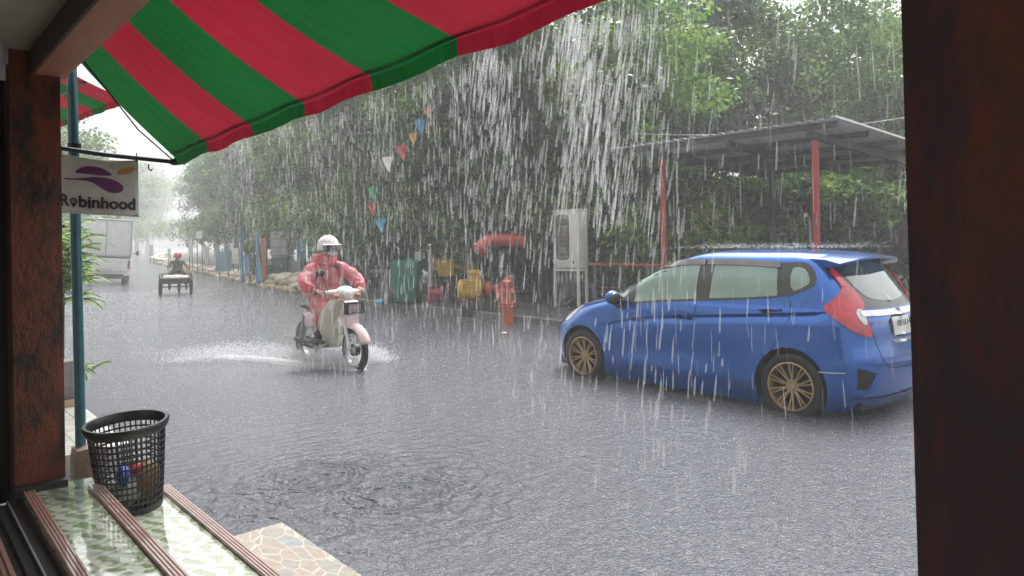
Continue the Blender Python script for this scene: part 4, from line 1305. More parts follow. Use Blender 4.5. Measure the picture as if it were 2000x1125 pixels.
for sx in (-1, 1):
    gq = MB(); gq.tube([(sx * .22, .28, .99), (sx * .29, .25, .99), (sx * .35, .22, .985)], .017, 10); gq.build('grip', M['black'], bike, smooth=60)
    lv = MB(); lv.tube([(sx * .2, .31, .985), (sx * .28, .31, .975), (sx * .34, .28, .97)], .006, 6); lv.build('brake_lever', M['steel'], bike, smooth=60)
    ib = MB(); ib.ell((sx * .155, .425, .945), (.045, .03, .032), 12, 8); ib.build('indicator', M['orangep'], bike, smooth=60)
mr = MB(); mr.tube([(.20, .3, 1.0), (.24, .30, 1.12), (.27, .28, 1.2)], .006, 6); mr.ell((.285, .27, 1.235), (.06, .022, .045), 14, 8); mr.build('mirror', M['black'], bike, smooth=60)
bdm = MB()
bdm.tube([(0, .32, .62), (0, .15, .50), (0, -.1, .48), (0, -.3, .56), (0, -.62, .66)], [.09, .10, .11, .12, .09], 14, flat=1.0)
bdm.box((0, -.05, .36), (.2, .34, .2), bev=.05); bdm.build('engine_body', M['cream'], bike, smooth=50)
sd_ = MB(); sd_.tube([(0, .02, .70), (0, -.2, .735), (0, -.5, .77), (0, -.72, .76)], [.09, .14, .13, .09], 16, flat=.42); sd_.build('seat', M['black'], bike, smooth=60)
for sx in (-1, 1):
    sp_ = MB(); sp_.ell((sx * .11, -.38, .60), (.035, .26, .11), 16, 10, Matrix.Rotation(R(8), 3, 'X')); sp_.build('side_panel', M['pinkp'], bike, smooth=60)
    sa = MB(); sa.tube([(sx * .13, -.6, WR), (sx * .14, -.5, .65)], [.03, .025], 10); sa.build('shock_absorber', M['steel'], bike, smooth=60)
    fp_ = MB(); fp_.tube([(sx * .06, .02, .33), (sx * .27, .02, .33)], .016, 8); fp_.build('foot_peg', M['black'], bike, smooth=60)
ex = MB(); ex.tube([(.09, .1, .3), (.14, -.1, .24), (.15, -.45, .28), (.155, -.72, .32)], [.018, .02, .036, .036], 12); ex.build('exhaust', M['dkmetal'], bike, smooth=60)

# rider
rid = thing('person', 'motorcyclist in a pink plastic raincoat, silver helmet and face mask riding towards us', 'person', (4.47, 8.87, -.05), PI + .02)
L, Rr_ = -1, 1
def limb(sx):
    return [2, ((sx * .13, -.11, 1.31), .065), ((sx * .21, -.08, 1.29), .06), ((sx * .36, -.0, 1.12), .045), ((sx * .33, .14, 1.015), .037), ((sx * .30, .20, 1.015), .028)]
chains = [[((0, -.30, .82), (.17, .12)), ((0, -.27, 1.0), (.15, .11)), ((0, -.18, 1.24), (.17, .11)), ((0, -.12, 1.38), .06), ((0, -.09, 1.46), .055), ((0, -.06, 1.53), (.085, .095)), ((0, -.05, 1.60), (.08, .09))]]
chains.append(limb(-1)); chains.append(limb(1))
def leg(sx): return [0, ((sx * .11, -.24, .80), .095), ((sx * .19, .10, .74), .068), ((sx * .185, .05, .55), .055), ((sx * .17, -.02, .38), .038), ((sx * .17, .0, .355), .036), ((sx * .18, .14, .345), (.035, .022))]
chains.append(leg(-1)); chains.append(leg(1))
wl, wr = 11, 16
chains += hand_chains(wl, (-.30, .20, 1.015), (0, .9, -.1), (1, 0, 0), (0, -.2, -1))
chains += hand_chains(wr, (.30, .20, 1.015), (0, .9, -.1), (-1, 0, 0), (0, -.2, -1))
pb_ = skin_obj('body', chains, M['cloth'], rid, 2)
hands = pb_.data; hands.materials.append(M['skin'])
for p in hands.polygons:
    c = p.center
    if (c.y > .17 and c.z > .9) or c.z > 1.40: p.material_index = 1
face = MB(); face.ell((0, .035, 1.52), (.018, .024, .03), 10, 8); 
for sx in (-1, 1): face.ell((sx * .033, .028, 1.56), (.014, .01, .008), 8, 6)
face.build('face', M['skin'], rid, smooth=60)
mk = MB(); mk.ell((0, .045, 1.50), (.074, .045, .06), 16, 10); mk.build('face_mask', M['board'], rid, smooth=60)
# helmet: shell with brim, dark visor band
hm = MB(); prof = []
for i in range(15):
    th = PI * .60 * i / 14
    prof.append((.132 * math.sin(th) ** .92, .148 * math.cos(th)))
hm.lathe(prof, 32, Matrix.Translation((0, -.055, 1.565)) @ Matrix.Diagonal((1, 1.14, 1, 1)))
ho = hm.build('helmet', M['silver'], rid, smooth=60); solid(ho, .012)
bmh = bmesh.new(); bmh.from_mesh(ho.data)
kill = [f for f in bmh.faces if f.calc_center_median().y > .03 and f.calc_center_median().z < 1.585]
bmesh.ops.delete(bmh, geom=kill, context='FACES'); bmh.to_mesh(ho.data); bmh.free()
br_ = MB()
for i in range(13):
    q0, q1 = PI * (.14 + .72 * i / 13), PI * (.14 + .72 * (i + 1) / 13)
    for rr, zz, r2, z2 in ((.134, 1.60, .185, 1.585),):
        br_.add([(rr * math.cos(q0), -.055 + 1.14 * rr * math.sin(q0), zz), (rr * math.cos(q1), -.055 + 1.14 * rr * math.sin(q1), zz), (r2 * math.cos(q1) * .9, -.055 + 1.14 * r2 * math.sin(q1), z2), (r2 * math.cos(q0) * .9, -.055 + 1.14 * r2 * math.sin(q0), z2)], [(0, 1, 2, 3)])
solid(br_.build('helmet_peak', M['silver'], rid, smooth=60), .008)
vz = MB()
for i in range(16):
    q0, q1 = PI * (.1 + .8 * i / 16), PI * (.1 + .8 * (i + 1) / 16)
    for z0_, z1_ in ((1.50, 1.585),):
        vz.add([(.128 * math.cos(q0), -.05 + 1.16 * .128 * math.sin(q0), z1_), (.128 * math.cos(q1), -.05 + 1.16 * .128 * math.sin(q1), z1_), (.125 * math.cos(q1), -.05 + 1.16 * .125 * math.sin(q1), z0_), (.125 * math.cos(q0), -.05 + 1.16 * .125 * math.sin(q0), z0_)], [(0, 1, 2, 3)])
solid(vz.build('visor', mat('dark_visor', (.03, .025, .03), .1, coat=1), rid, smooth=60), .003)
# raincoat
m, nt, out = newmat('pink_raincoat')
p = N(nt, 'ShaderNodeBsdfPrincipled', i_Roughness=.3); t = N(nt, 'ShaderNodeBsdfTranslucent'); tp = N(nt, 'ShaderNodeBsdfTransparent')
tc = N(nt, 'ShaderNodeTexCoord'); no = N(nt, 'ShaderNodeTexNoise', i_Scale=7., i_Detail=5.); nt.links.new(tc.outputs['Object'], no.inputs[0])
rp = N(nt, 'ShaderNodeValToRGB'); e = rp.color_ramp.elements; e[0].position, e[1].position = .3, .75
e[0].color, e[1].color = (.76, .15, .20, 1), (.88, .46, .50, 1)
nt.links.new(no.outputs['Fac'], rp.inputs[0]); nt.links.new(rp.outputs[0], p.inputs['Base Color']); nt.links.new(rp.outputs[0], t.inputs[0])
nb2 = N(nt, 'ShaderNodeTexNoise', i_Scale=16., i_Detail=4.); nt.links.new(tc.outputs['Object'], nb2.inputs[0])
bp = N(nt, 'ShaderNodeBump', i_Strength=.6, i_Distance=.03); nt.links.new(nb2.outputs['Fac'], bp.inputs['Height']); nt.links.new(bp.outputs[0], p.inputs['Normal'])
m1 = N(nt, 'ShaderNodeMixShader'); m1.inputs[0].default_value = .35; nt.links.new(p.outputs[0], m1.inputs[1]); nt.links.new(t.outputs[0], m1.inputs[2])
tp.inputs[0].default_value = (1, .55, .6, 1)
m2 = N(nt, 'ShaderNodeMixShader'); m2.inputs[0].default_value = .2; nt.links.new(m1.outputs[0], m2.inputs[1]); nt.links.new(tp.outputs[0], m2.inputs[2])
nt.links.new(m2.outputs[0], out.inputs[0]); M['coat'] = m
def sleeve(sx): return [2, ((sx * .14, -.11, 1.32), (.09, .09)), ((sx * .23, -.08, 1.27), (.105, .10)), ((sx * .375, .0, 1.13), (.098, .09)), ((sx * .385, .08, 1.06), (.095, .085)), ((sx * .335, .17, 1.02), (.065, .06))]
def skirt(sx): return [0, ((sx * .13, -.14, .80), (.15, .12)), ((sx * .20, .10, .75), (.105, .10)), ((sx * .20, .09, .62), (.095, .10)), ((sx * .195, .03, .50), (.085, .085))]
coat = skin_obj('raincoat', [[((0, -.30, .86), (.24, .17)), ((0, -.26, 1.05), (.22, .165)), ((0, -.18, 1.25), (.235, .145)), ((0, -.12, 1.37), (.125, .10))], sleeve(-1), sleeve(1), skirt(-1), skirt(1)], M['coat'], rid, 3, .05, .11)
tx = bpy.data.textures.new('fine_folds', 'CLOUDS'); tx.noise_scale = .045; tx.noise_depth = 3
dm = coat.modifiers.new('creases', 'DISPLACE'); dm.texture = tx; dm.strength = .026; dm.mid_level = .5
hood = MB(); hood.lathe([(.10, 1.34), (.145, 1.38), (.158, 1.43), (.15, 1.48), (.135, 1.50)], 24, Matrix.Translation((0, -.155, -.035)) @ Matrix.Diagonal((1, 1.0, 1, 1)))
solid(hood.build('hood', M['coat'], rid, smooth=60), .01)

# ------------------------------------------------------------------ cargo tricycle and its rider, far off
tk = thing('cargo_tricycle', 'dark cargo tricycle with a loaded tray coming up the flooded street', 'tricycle', (7.25, 25.0, -.04), PI - .35)
for sx in (-1, 1):
    wt = bpy.data.objects.new('wheel', None); COL.objects.link(wt); wt.parent = tk; wt.location = (sx * .44, .45, .30); wt.empty_display_size = .1
    t, s = wheel_mb(.30, .06, 14, 28); t.build('tyre', M['tyre'], wt, smooth=50); s.build('rim', M['dkmetal'], wt)
wt = bpy.data.objects.new('wheel', None); COL.objects.link(wt); wt.parent = tk; wt.location = (0, -.95, .30); wt.empty_display_size = .1
t, s = wheel_mb(.30, .055, 14, 28); t.build('tyre', M['tyre'], wt, smooth=50); s.build('rim', M['dkmetal'], wt)
ty = MB(); ty.box((0, .4, .44), (.84, .95, .05), bev=.005); ty.box((0, .87, .5), (.84, .03, .16)); ty.box((0, -.06, .5), (.84, .03, .16))
for sx in (-1, 1): ty.box((sx * .42, .4, .5), (.03, .93, .16))
ty.build('tray', M['dkmetal'], tk, smooth=40)
rl = MB()
for sx in (-1, 1): rl.tube([(sx * .43, .88, .5), (sx * .43, .88, .70), (sx * .43, -.05, .70), (sx * .43, -.05, .5)], .016, 8)
rl.tube([(-.43, -.05, .70), (.43, -.05, .70)], .016, 8); rl.build('rail', M['dkmetal'], tk, smooth=50)
fr_ = MB(); fr_.tube([(0, .3, .42), (0, -.4, .36), (0, -.95, .30)], .03, 8); fr_.tube([(0, -.5, .36), (0, -.62, .68)], .025, 8); fr_.box((0, -.62, .71), (.2, .28, .06), bev=.025); fr_.tube([(0, .42, .30), (-.44, .42, .30)], .02, 6); fr_.tube([(0, .42, .30), (.44, .42, .30)], .02, 6)
fr_.build('frame', M['dkmetal'], tk, smooth=50)
for i, (x, y, z, sx, lab) in enumerate(((-.22, .55, .56, .2, 'pale sack on the tricycle tray, towards its outer wheel'), (.16, .55, .57, .22, 'bulging cream sack on the front of the tricycle tray'), (.0, .2, .56, .2, 'pale sack behind the others on the tricycle tray'))):
    sk_ = MB(); sk_.ell((0, 0, 0), (sx, .2, .11), 14, 8); o = sk_.build('sack', M['bag'], smooth=60)
    o.matrix_world = Matrix.Translation(tk.location) @ Matrix.Rotation(PI - .35, 4, 'Z') @ Matrix.Translation((x, y, z))
    tag(o, lab, 'sack', 'sacks on the cargo tricycle')
r2 = thing('person', 'tricycle rider in a bright pink helmet and patterned shirt', 'person', (7.25, 25.0, -.04), PI - .35)
ch = [[((0, -.62, .78), (.16, .12)), ((0, -.56, .92), (.15, .11)), ((0, -.50, 1.06), (.18, .11)), ((0, -.46, 1.15), .06), ((0, -.44, 1.21), (.075, .085)), ((0, -.43, 1.27), (.07, .08))]]
for sx in (-1, 1): ch.append([2, ((sx * .17, -.48, 1.08), .06), ((sx * .27, -.36, .92), .045), ((sx * .24, -.13, .77), .035), ((sx * .23, -.08, .75), (.04, .025)), ((sx * .23, -.04, .72), .016)])
for sx in (-1, 1): ch.append([0, ((sx * .12, -.55, .76), .09), ((sx * .22, -.25, .66), .065), ((sx * .24, -.38, .42), .05), ((sx * .25, -.42, .2), .038), ((sx * .25, -.32, .17), .032)])
o = skin_obj('body', ch, M['camo'], r2, 2); o.data.materials.append(M['skin']); o.data.materials.append(M['cloth'])
for p_ in o.data.polygons:
    c = p_.center
    if c.z > 1.13 or (abs(c.x) > .18 and c.y > -.2 and c.z > .7): p_.material_index = 1
    elif c.z < .78: p_.material_index = 2
hm = MB(); hm.lathe([(.125 * math.sin(PI * .58 * i / 10) ** .9, .135 * math.cos(PI * .58 * i / 10)) for i in range(11)], 24, Matrix.Translation((0, -.43, 1.245))); 
hm.box((0, -.29, 1.27), (.17, .08, .012), bev=.004)
solid(hm.build('helmet', M['pink'], r2, smooth=60), .008)

# ------------------------------------------------------------------ white box pickup, seen from behind
tl = thing('parked_truck', 'white pickup truck with a tall panelled box body, leaning at the left roadside', 'truck', (6.85, 33.2, 0), -.25)
tl.rotation_euler = (0, R(3.6), -.25)
tw = 1.86
b_ = MB(); b_.box((0, 1.2, .78), (tw - .06, 2.5, .62), bev=.03); b_.build('load_bed', M['white'], tl, smooth=40)
tg = MB(); tg.box((0, -.075, .84), (tw - .2, .05, .52), bev=.015); tg.box((0, -.105, .98), (tw - .5, .02, .03), bev=.005); tg.build('tailgate', M['white'], tl, smooth=40)
bx = MB(); bx.box((0, 1.2, 1.92), (tw, 2.5, 1.5), bev=.06); bo_ = bx.build('cargo_box', M['white'], tl, smooth=40)
for sx in (-1, 1):
    d_ = MB(); d_.box((sx * .45, -.062, 1.92), (.86, .03, 1.38), bev=.01); d_.build('box_door', M['white'], tl, smooth=40)
    hd = MB(); hd.box((sx * .22, -.09, 1.62), (.22, .02, .03), bev=.004); hd.build('door_bar', M['board'], tl)
    lp_ = MB(); lp_.box((sx * (tw / 2 - .08), -.09, .86), (.09, .05, .34), bev=.012); lp_.build('tail_light', mat('far_red_lamp', (.22, .05, .05), .3), tl, smooth=40)
    for y in (.75, 3.6):
        wt, s = wheel_mb(.32, .19, 0, 28); 
        for q_ in (wt,): q_.v = [(v[0] + sx * (tw / 2 - .22), v[1] + y, v[2] + .32) for v in q_.v]
        wt.build('wheel', M['tyre'], tl, smooth=50)
frm = MB()
for x in (-tw / 2 + .04, 0, tw / 2 - .04): frm.box((x, -.078, 1.92), (.05, .03, 1.46), bev=.006)
frm.box((0, -.08, 1.2), (tw, .05, .06), bev=.006); frm.box((0, -.08, 2.63), (tw, .04, .06), bev=.006)
frm.build('box_frame', M['steel'], tl, smooth=40)
bm2 = MB(); bm2.box((0, -.2, .46), (tw - .1, .12, .1), bev=.02); bm2.build('bumper', M['white'], tl, smooth=40)
pl_ = MB(); pl_.box((0, -.14, .60), (.5, .03, .12), bev=.01); pl_.build('plate_panel', M['board'], tl)
uc = MB(); uc.box((0, 1.8, .38), (tw - .5, 4.2, .2)); uc.build('chassis', M['dkmetal'], tl)
cb = MB(); cb.prism([(2.5, .45), (2.5, 1.75), (2.9, 1.8), (3.5, 1.75), (4.0, 1.2), (4.6, 1.05), (4.7, .45)], lambda u, v, d: Vector((d, u, v)), -tw / 2 + .05, tw / 2 - .05); cb.build('cab', M['white'], tl, smooth=30)
mm = MB(); mm.tube([(tw / 2 - .05, 3.6, 1.25), (tw / 2 + .14, 3.6, 1.3)], .02, 6); mm.box((tw / 2 + .17, 3.6, 1.3), (.12, .06, .2), bev=.02); mm.build('side_mirror', M['black'], tl, smooth=40)
# ------------------------------------------------------------------ carport opposite
cp = thing('carport', 'open carport with a corrugated grey roof on red posts behind the blue car', 'carport', (0, 0, 0))
PZ = .12
for (x, y, h, mt, lean) in ((11.5, 8.98, 3.05, 'redpost', .06), (11.5, 5.91, 3.1, 'redpost', 0), (15.6, 9.05, 2.95, 'purlin', 0), (15.6, 5.95, 2.95, 'purlin', 0)):
    p = MB(); p.tube([(x - lean, y - lean * 1.2, PZ), (x, y, h)], .058 if mt == 'redpost' else .07, 12); p.box((x - lean, y - lean * 1.2, PZ + .01), (.22, .22, .02), bev=.004)
    o = p.build('post', M[mt], cp, smooth=50)
    if x > 15: o['label'] = 'dark unpainted post'
def cz(x): return 3.34 - (x - 11.2) * .056
rf = MB(); n = 0; yA, yB = 5.4, 10.0; K = 120
top, bot = [], []
for k in range(K + 1):
    y = yA + (yB - yA) * k / K; w_ = .018 * math.sin(2 * PI * y / .2)
    top.append((y, w_))
for x0, x1 in ((11.15, 16.1),):
    vs = []
    for y, w_ in top: vs += [(x0, y, cz(x0) + w_ + .03), (x1, y, cz(x1) + w_ + .03)]
    rf.add(vs, [(2 * k, 2 * k + 1, 2 * k + 3, 2 * k + 2) for k in range(K)])
rfo = rf.build('roof', M['roofmetal'], cp, smooth=60); solid(rfo, .004)
fl = MB(); fl.box((13.6, 5.385, cz(13.6) + .04), (4.95, .03, .035), Matrix.Rotation(.056, 3, 'Y')); fl.build('flashing', M['white'], cp)
for x in (11.3, 12.4, 13.5, 14.6, 15.7):
    p = MB(); p.box((x, 7.7, cz(x) - .035), (.06, 4.5, .09)); p.build('purlin', M['purlin'], cp)
for y in (5.93, 7.4, 9.0):
    p = MB(); p.box((13.55, y, cz(13.55) - .14), (4.5, .07, .12), Matrix.Rotation(.056, 3, 'Y')); p.build('rafter', M['purlin'], cp)
tag_ = None
# cable across the trees
cb = MB(); A, Bq = at(930, 215, 17), at(1900, 205, 13)
pts = [A.lerp(Bq, t / 24) + Vector((0, 0, -.55 * 4 * (t / 24) * (1 - t / 24))) for t in range(25)]
cb.tube(pts, .009, 6); tag(cb.build('overhead_cable', M['steel'], smooth=60), 'thin pale cable sagging across the trees above the carport', 'cable')
# red and rusty guard rail beside the carport
gr = thing('guard_rail', 'rusty red tube guard rail between the meter cabinet and the carport', 'rail', (11.3, 0, PZ))
for z, nm in ((.93, 'redpost'), (.45, 'rust')):
    p = MB(); p.tube([(0, 8.4, z), (0, 10.75, z)], .03, 10); p.build('rail', M[nm], gr, smooth=50)
for y in (8.45, 9.2, 9.9, 10.6):
    p = MB(); p.tube([(0, y, 0), (0, y, .92)], .035, 10); p.build('upright', M['kerb'], gr, smooth=50)

# ------------------------------------------------------------------ meter cabinet on legs
mc_ = thing('meter_cabinet', 'pale grey metal electric cabinet on legs with a rounded window of meters', 'cabinet', (11.1, 11.24, PZ))
b_ = MB(); b_.box((.135, 0, 1.45), (.27, .76, 1.22), bev=.006); b_.box((.13, 0, 2.07), (.31, .80, .03), bev=.004); b_.build('case', M['cabinet'], mc_, smooth=40)
d_ = MB(); d_.box((-.008, 0, 1.45), (.02, .70, 1.15), bev=.005); d_.build('door', M['cabinet'], mc_, smooth=40)
def rrect(cx, cy_, w_, h, r_):
    return chaikin([(cx - w_ / 2 + r_, cy_ - h / 2), (cx + w_ / 2 - r_, cy_ - h / 2), (cx + w_ / 2, cy_ - h / 2 + r_), (cx + w_ / 2, cy_ + h / 2 - r_), (cx + w_ / 2 - r_, cy_ + h / 2), (cx - w_ / 2 + r_, cy_ + h / 2), (cx - w_ / 2, cy_ + h / 2 - r_), (cx - w_ / 2, cy_ - h / 2 + r_)], 1)
g_ = MB(); g_.prism(rrect(.08, 1.50, .40, .96, .06), lambda u, v, d: Vector((d, u, v)), -.022, -.016); g_.build('window_gasket', M['black'], mc_)
g_ = MB(); g_.prism(rrect(.08, 1.50, .36, .92, .05), lambda u, v, d: Vector((d, u, v)), -.027, -.016); g_.build('window', M['cabwin'], mc_)
gb, rb = MB(), MB(); rr_ = random.Random(3)
for i in range(9):
    for j in range(4):
        t_ = rb if (i in (5, 8) and j in (1, 2)) else gb
        if rr_.random() < .2: continue
        t_.box((-.031, -.06 + j * .09, 1.13 + i * .092), (.008, .05, .05 + .02 * (i % 2)), bev=.003)
gb.build('meters', M['greybut'], mc_); rb.build('warning_buttons', M['redbut'], mc_)
lk = MB(); lk.ell((-.024, -.24, .97), (.012, .02, .03)); lk.build('lock', M['dkmetal'], mc_)
for x, y in ((.01, -.35), (.25, -.35), (.01, .35), (.25, .35)):
    p = MB(); p.box((x, y, .42), (.05, .05, .84)); p.build('leg', M['cabinet'], mc_)
p = MB(); p.box((.13, -.35, .80), (.2, .035, .045)); p.box((.01, 0, .80), (.04, .66, .045)); p.build('leg_brace', M['cabinet'], mc_)
for k, y in enumerate((-.08, .05, .18, .28)):
    p = MB(); p.tube([(.12, y, .85), (.1, y + .01, .5), (.06, y + .1 * (k - 1), .22), (.02, y + .22, .02)], .03, 8); p.build('conduit', M['kerb'], mc_, smooth=60)

# ------------------------------------------------------------------ pump set
X = lambda px, py, d: at(px, py, d)
pm = thing('pump_motor', 'yellow electric pump motor with red volute on a dark block', 'pump', (at(922, 560, 15.5).x, at(922, 560, 15.5).y, 0)); pm.scale = (.85, .85, .85)
Qy = Matrix.Rotation(YAW, 3, 'Z')       # motor lies across the view, axis along the photo's horizontal
ax = Vector((math.cos(YAW), -math.sin(YAW), 0)); fw = Vector((math.sin(YAW), math.cos(YAW), 0))
def loc_(a, f, z): return ax * a + fw * f + Vector((0, 0, z))
RX = Matrix(((ax.x, fw.x, 0), (ax.y, fw.y, 0), (0, 0, 1)))
lat = Matrix.Translation((0, 0, .66)) @ (RX.to_4x4()) @ Matrix.Rotation(PI / 2, 4, 'Y')
mo = MB(); mo.lathe([(0, -.36), (.1, -.36), (.2, -.345), (.245, -.30), (.25, -.24), (.245, -.235), (.235, -.22), (.235, .18), (.25, .2), (.25, .24), (.12, .26), (0, .26)], 32, lat)
mo.build('motor_casing', M['yellow'], pm, smooth=40)
fn_ = MB()
for k in range(28):
    q = 2 * PI * k / 28
    c = lat @ Vector((.248 * math.cos(q), .248 * math.sin(q), -.02))
    fn_.box(c, (.38, .012, .035), RX @ Matrix.Rotation(-q + PI / 2, 3, 'X') if False else RX @ Matrix.Rotation(PI / 2 - q, 3, 'X'))
fn_.build('cooling_fins', M['yellow'], pm)
jb_ = MB(); jb_.box(loc_(.06, -.02, .95), (.26, .22, .2), RX, bev=.01); jb_.box(loc_(.06, -.02, 1.07), (.38, .3, .07), RX, bev=.02); jb_.ell(loc_(.06, -.02, 1.1), (.17, .14, .05)); jb_.build('terminal_box', M['yellow'], pm, smooth=40)
vo_ = MB(); vo_.lathe([(0, .26), (.08, .26), (.09, .3), (.17, .31), (.2, .34), (.2, .44), (.17, .47), (.08, .48), (.08, .56), (.13, .56), (.13, .60), (0, .60)], 28, lat); vo_.build('volute', M['redpipe'], pm, smooth=40)
bl = MB()
for k in range(8):
    q = 2 * PI * k / 8
    for z in (.33, .58): bl.lathe([(0, -.02), (.016, -.02), (.016, .03), (0, .03)], 6, lat @ Matrix.Translation(((.18 if z < .5 else .11) * math.cos(q), (.18 if z < .5 else .11) * math.sin(q), z)))
bl.build('flange_bolts', M['steel'], pm)
ft_ = MB(); ft_.box(loc_(-.2, 0, .42), (.1, .42, .05), RX, bev=.006); ft_.box(loc_(.16, 0, .42), (.1, .42, .05), RX, bev=.006); ft_.build('mounting_feet', M['yellow'], pm, smooth=40)
bs_ = MB(); bs_.box(loc_(.02, 0, .15), (.56, .4, .5), RX, bev=.02); bs_.build('block', M['soil'], pm, smooth=40)

def pipe_thing(label, pts, r_, matl, flanges=(), name='pipe', n=16):
    base = Vector(pts[0])
    t = thing(name, label, 'pipe', base)
    p = MB(); P = chaikin([tuple(Vector(q) - base) for q in pts], 2, False); p.tube(P, r_, n); p.build('tube', matl, t, smooth=50)
    for c, dr in flanges:
        f = MB(); d = Vector(dr).normalized(); c = Vector(c) - base
        f.tube([c - d * .022, c + d * .022], r_ * 1.55, n); 
        f.build('flange', matl, t, smooth=50)
    return t
P0, P1, P2, P3 = at(950, 492, 15.6), at(948, 470, 15.6), at(966, 470, 15.6), at(1015, 474, 15.6)
pipe_thing('red elbow pipe arching over the yellow pump motor', [at(934, 492, 15.4), at(946, 472, 15.5), at(962, 468, 15.6), at(1000, 469, 15.8), at(1022, 472, 15.95)], .125, M['redpipe'],
           [(at(968, 468, 15.62), ax), (at(1000, 469, 15.8), ax), (at(938, 487, 15.43), at(934, 492, 15.4) - at(946, 472, 15.5))], 'elbow_pipe')
pipe_thing('orange standpipe rising out of the water by the kerb', [(9.0, 10.7, -.1), (9.0, 10.7, .2), (9.0, 10.7, .45), (9.0, 10.7, .6)], .112, M['orpipe'],
           [((9.0, 10.7, .34), (0, 0, 1)), ((9.0, 10.7, .40), (0, 0, 1)), ((9.0, 10.7, .60), (0, 0, 1))], 'standpipe')
vv_ = thing('valve', 'red gate valve bolted on top of the orange standpipe', 'valve', (9.0, 10.7, .622))
p = MB(); p.lathe([(0, 0), (.15, 0), (.15, .03), (.10, .05), (.125, .11), (.12, .17), (.06, .21), (.05, .26), (0, .27)], 20); p.build('valve_body', M['redpipe'], vv_, smooth=40)
p = MB(); p.tube([(0, 0, .11), tuple(fw * .30 + Vector((0, 0, .08)))], .08, 12); p.build('outlet', M['redpipe'], vv_, smooth=50)
pipe_thing('red connecting pipe low between pump and standpipe', [(9.5, 11.55, .63), (9.35, 11.4, .6), (9.2, 11.2, .5), (9.1, 11.05, .42)], .06, M['redpipe'], [], 'coupling_pipe')
st_ = thing('pipe_stand', 'thin dark steel stand holding the red elbow pipe', 'stand', (at(1008, 600, 15.9).x, at(1008, 600, 15.9).y, .12))
p = MB(); p.tube([(0, 0, 0), (0, 0, 1.32)], .035, 8); p.build('shaft', M['dkmetal'], st_, smooth=50)
p = MB(); p.box((0, 0, .012), (.2, .2, .02)); p.build('foot', M['dkmetal'], st_)
# silver level gauge with crimson valve
gs = at(842, 585, 16.8); gg = thing('float_gauge', 'tall silver tube gauge with a crimson valve beside the green wheelie bin', 'gauge', (gs.x, gs.y, .12))
p = MB(); p.tube([(0, 0, .45), (0, 0, 1.22)], .05, 14); p.tube([(0, 0, 1.2), (0, 0, 1.25)], .065, 14); p.tube([(0, 0, .43), (0, 0, .48)], .075, 14); p.build('tube', M['steel'], gg, smooth=50)
p = MB(); p.tube([(0, 0, 1.25), (0, 0, 1.32)], .02, 8); p.ell((0, 0, 1.36), (.045, .045, .04)); p.build('cap', M['chrome'], gg, smooth=50)
p = MB(); p.tube([(0, 0, .05), (0, 0, .43)], .07, 12); p.tube([loc_(-.05, 0, .28), loc_(.28, 0, .28)], .1, 14); p.tube([loc_(.2, 0, .28), loc_(.28, 0, .28)], .15, 18); p.build('valve', M['crimson'], gg, smooth=50)
p = MB(); p.tube([loc_(-.1, 0, .02), loc_(.1, 0, .02)], .03, 8); p.build('foot', M['steel'], gg, smooth=50)
# yellow gear box set further back
ys_ = at(872, 545, 17.2); yb = thing('gearbox', 'small yellow gearbox unit behind the pump, left of the motor', 'gearbox', (ys_.x, ys_.y, .12))
z0 = ys_.z - .12
p = MB(); p.box(loc_(0, 0, z0 + .26), (.36, .3, .38), RX, bev=.03); p.box(loc_(-.2, 0, z0 + .40), (.2, .2, .14), RX, bev=.03); p.build('housing', M['yellow'], yb, smooth=40)
p = MB(); p.tube([loc_(-.14, 0, 0), loc_(-.14, 0, z0 + .1)], .05, 8); p.tube([loc_(.12, 0, 0), loc_(.12, 0, z0 + .1)], .05, 8); p.build('support', M['rust'], yb, smooth=50)
p = MB(); p.tube([loc_(-.18, .0, z0 + .26), loc_(-.30, 0, z0 + .26)], .07, 12); p.tube([loc_(.18, 0, z0 + .28), loc_(.55, .1, z0 + .26)], .06, 12); p.build('shaft', M['yellow'], yb, smooth=50)
p = MB(); p.ell(loc_(.12, -.05, z0 + .48), (.05, .05, .06)); p.build('oil_cap', M['steel'], yb, smooth=50)
# thin vent pipe with bent top
v0 = at(915, 565, 16.6)
pipe_thing('thin grey vent pipe with a bent top behind the pump motor', [(v0.x, v0.y, .12), (v0.x, v0.y, 1.35), tuple(Vector((v0.x, v0.y, 1.40)) - ax * .12)], .028, M['steel'], [], 'vent_pipe', 8)

